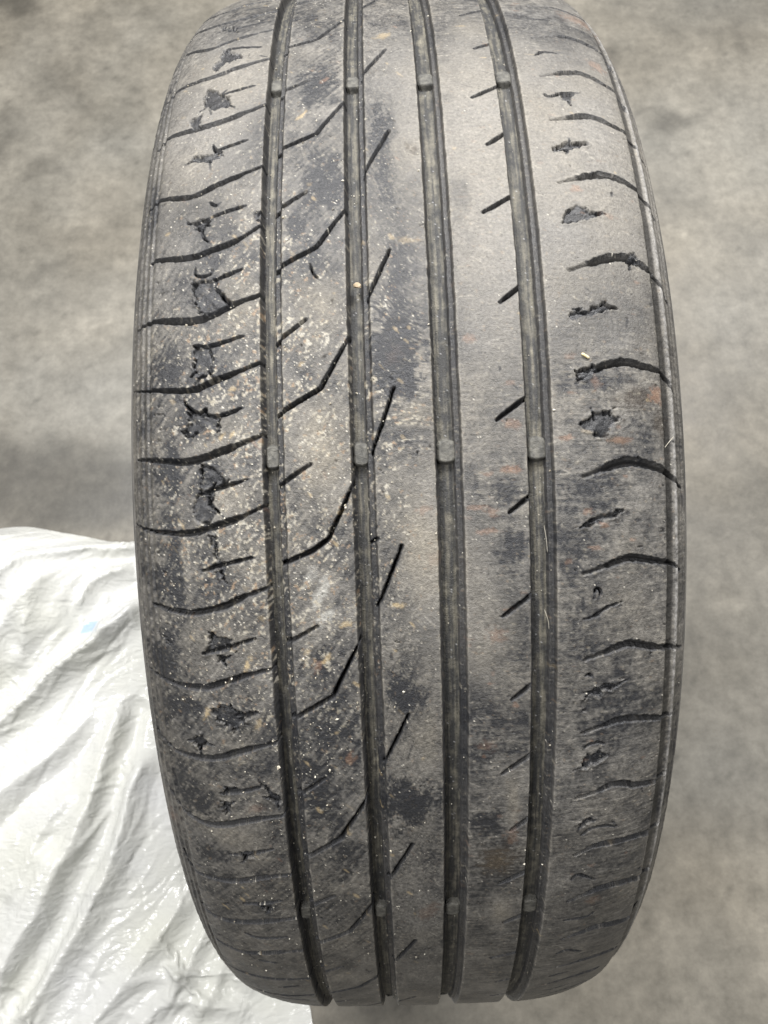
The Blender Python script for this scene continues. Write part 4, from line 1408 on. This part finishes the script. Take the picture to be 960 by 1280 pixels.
def make_bag():
    sp = 0.0046
    nx, ny = 150, 190
    x0, y0 = -0.560, -0.520
    # parameter grid that ends on the bag's outline
    tx, ty = np.meshgrid(np.linspace(0, 1, nx), np.linspace(0, 1, ny))
    gx = x0 + (-0.124 - x0) * tx
    yb = 0.090 + 0.16 * np.clip(-0.31 - gx, 0, 0.16) + 0.012 * np.exp(-((gx + 0.405) / 0.05) ** 2) + 0.006 * np.sin(gx * 30 + 1.0) + 0.003 * np.sin(gx * 71)
    gy = y0 + (yb - y0) * ty
    xb = -0.124 + 0.024 * sstep(-0.30, -0.38, gy) + 0.005 * np.sin(gy * 40)
    gx = x0 + (xb - x0) * tx
    # heightfield the film rests on
    hx = np.arange(-0.70, 0.0, 0.004)
    hy = np.arange(-0.66, 0.20, 0.004)
    HX, HY = np.meshgrid(hx, hy)
    HE, HZ = bag_seed(HX, HY)
    gapt = 0.317 - np.sqrt(np.clip(0.317 ** 2 - np.clip(HY, -0.316, 0.316) ** 2, 0, None))
    rest = HE + np.maximum(HZ, -HE * 0.8) * 0.75 + 0.0012
    rest = np.maximum(rest, 0.0012)

    def ground(P):
        fx = np.clip((P[..., 0] - hx[0]) / 0.004, 0, len(hx) - 1.01)
        fy = np.clip((P[..., 1] - hy[0]) / 0.004, 0, len(hy) - 1.01)
        i, j = fx.astype(int), fy.astype(int)
        fx, fy = fx - i, fy - j
        return (rest[j, i] * (1 - fx) + rest[j, i + 1] * fx) * (1 - fy) + (rest[j + 1, i] * (1 - fx) + rest[j + 1, i + 1] * fx) * fy
    e, z = bag_seed(gx, gy)
    P = np.stack([gx, gy, np.maximum(e + z, 0.002)], -1)
    a = math.radians(50)
    p, q = gx * math.cos(a) + gy * math.sin(a), -gx * math.sin(a) + gy * math.cos(a)
    P[..., 2] += 0.006 * (vn(p / 0.11, q / 0.045, 301) - 0.3) + 0.002 * (vn(p / 0.03, q / 0.016, 302) - 0.4)
    P = P.astype(np.float64)
    V = np.zeros_like(P)
    # the film has more length than the floor it covers: it must buckle, most across the pull
    slack = 1.0 + 0.08 * sstep(0.2, 0.9, fbm(gx / 0.10, gy / 0.10, 303, 2))
    links = []
    for (dj, di, st) in ((0, 1, 1.0), (1, 0, 1.0), (1, 1, 0.7), (1, -1, 0.7), (0, 2, 0.03), (2, 0, 0.03)):
        A = (slice(0, ny - dj), slice(max(0, -di), nx - max(0, di)))
        B = (slice(dj, ny), slice(max(0, di), nx + min(0, di)))
        l = np.hypot(gx[A] - gx[B], gy[A] - gy[B])
        dirf = {(0, 1): 1.025, (1, 0): 1.02, (1, 1): 1.005, (1, -1): 1.045, (0, 2): 1.05, (2, 0): 1.04}[(dj, di)]
        links.append((A, B, l * dirf * slack[A], st))
    for it in range(130):
        old = P.copy()
        P = P + V * 0.90
        P[..., 2] -= 0.00012
        for _ in range(3):
            for A, B, l, st in links:
                d = P[B] - P[A]
                n = np.sqrt((d * d).sum(-1)) + 1e-9
                c = (0.27 * st * (n - l) / n)[..., None] * d
                P[A] += c
                P[B] -= c
        g = ground(P)
        hit = P[..., 2] < g
        P[..., 2] = np.where(hit, g, P[..., 2])
        P[..., 0] = np.minimum(P[..., 0], np.where(np.abs(P[..., 1]) < 0.30, -0.121, -0.092))
        V = P - old
        V[hit] *= 0.4
    # finer sheet for the small creases
    def upsample(A, n):
        Q = np.concatenate([2 * A[:1] - A[1:2], A, 2 * A[-1:] - A[-2:-1]])
        t = np.arange(n).reshape((1, n) + (1,) * (A.ndim - 1)) / n
        p0, p1, p2, p3 = (Q[k:len(Q) - 3 + k, None] for k in range(4))
        out = 0.5 * (2 * p1 + (p2 - p0) * t + (2 * p0 - 5 * p1 + 4 * p2 - p3) * t ** 2 + (3 * p1 - p0 - 3 * p2 + p3) * t ** 3)
        return np.concatenate([out.reshape((-1,) + A.shape[1:]), A[-1:]])
    G = np.concatenate([P, gx[..., None], gy[..., None]], -1)
    G = upsample(G, 3)
    G = np.swapaxes(upsample(np.swapaxes(G, 0, 1), 3), 0, 1)
    P, gx, gy = G[..., :3].copy(), G[..., 3], G[..., 4]
    ny, nx = gx.shape
    r4 = np.random.default_rng(21)
    add = np.zeros_like(gx)
    for i in range(480):
        cx, cy = r4.uniform(-0.5, -0.1), r4.uniform(-0.45, 0.1)
        an = math.radians(r4.normal(50, 16)) if r4.random() < 0.6 else r4.uniform(0, math.pi)
        ln = r4.uniform(0.008, 0.05)
        m = np.nonzero((np.abs(gx - cx) < ln + 0.01) & (np.abs(gy - cy) < ln + 0.01))
        xx, yy = gx[m] - cx, gy[m] - cy
        xa, ya = xx * math.cos(an) + yy * math.sin(an), -xx * math.sin(an) + yy * math.cos(an)
        ya = ya + r4.normal(0, 4) * xa * xa
        w = r4.uniform(0.0018, 0.0048)
        add[m] += r4.choice([-1, 1]) * r4.uniform(0.10, 0.28) * w * np.maximum(0, 1 - np.abs(ya) / w) * np.maximum(0, 1 - (xa / ln) ** 2)
    # crumpled facets of two sizes
    for cell, amp in ((0.018, 0.0009), (0.007, 0.0003)):
        ii, jj = np.floor(gx / cell).astype(int), np.floor(gy / cell).astype(int)
        best = np.full(gx.shape, 9.0)
        for di in (-1, 0, 1):
            for dj in (-1, 0, 1):
                a_, b_ = ii + di, jj + dj
                px = (a_ + NT[b_ % 256, a_ % 256]) * cell
                py = (b_ + NT[(b_ + 77) % 256, (a_ + 31) % 256]) * cell
                best = np.minimum(best, np.hypot(gx - px, gy - py) / cell)
        add += amp * (best - 0.5) * sstep(0.3, 0.7, fbm(gx / 0.05, gy / 0.05, 305, 2))
    dpx, dpy = np.gradient(P, axis=1), np.gradient(P, axis=0)
    N = np.cross(dpx, dpy)
    N /= np.linalg.norm(N, axis=-1, keepdims=True) + 1e-12
    P = P + N * add[..., None]
    P[..., 2] = np.maximum(P[..., 2], 0.001)
    C = np.ones(gx.shape + (1,)) * np.array([0.69, 0.696, 0.696])
    C[..., 2] *= 1 - 0.10 * fbm(gx / 0.06, gy / 0.06, 260, 3)
    blue = sstep(1.15, 0.85, np.maximum(np.abs((gx - 0.4 * (gy + 0.022) + 0.323) / 0.007), np.abs((gy + 0.022) / 0.006)))[..., None]
    C = C * (1 - blue) + np.array([0.42, 0.54, 0.72]) * blue      # a scrap of blue print
    cols = np.concatenate([C, np.ones(gx.shape + (1,))], -1).reshape(-1, 4)
    i = np.arange(ny - 1)[:, None] * nx + np.arange(nx - 1)[None]
    F = np.stack([i, i + 1, i + nx + 1, i + nx], -1)
    F = F.reshape(-1, 4)
    o = new_mesh_object('plastic_bag', P.reshape(-1, 3), F, FILM, None, True, cols)
    tag(o, 'crumpled white plastic bag lying on the floor beside the tyre', 'plastic bag')


make_bag()
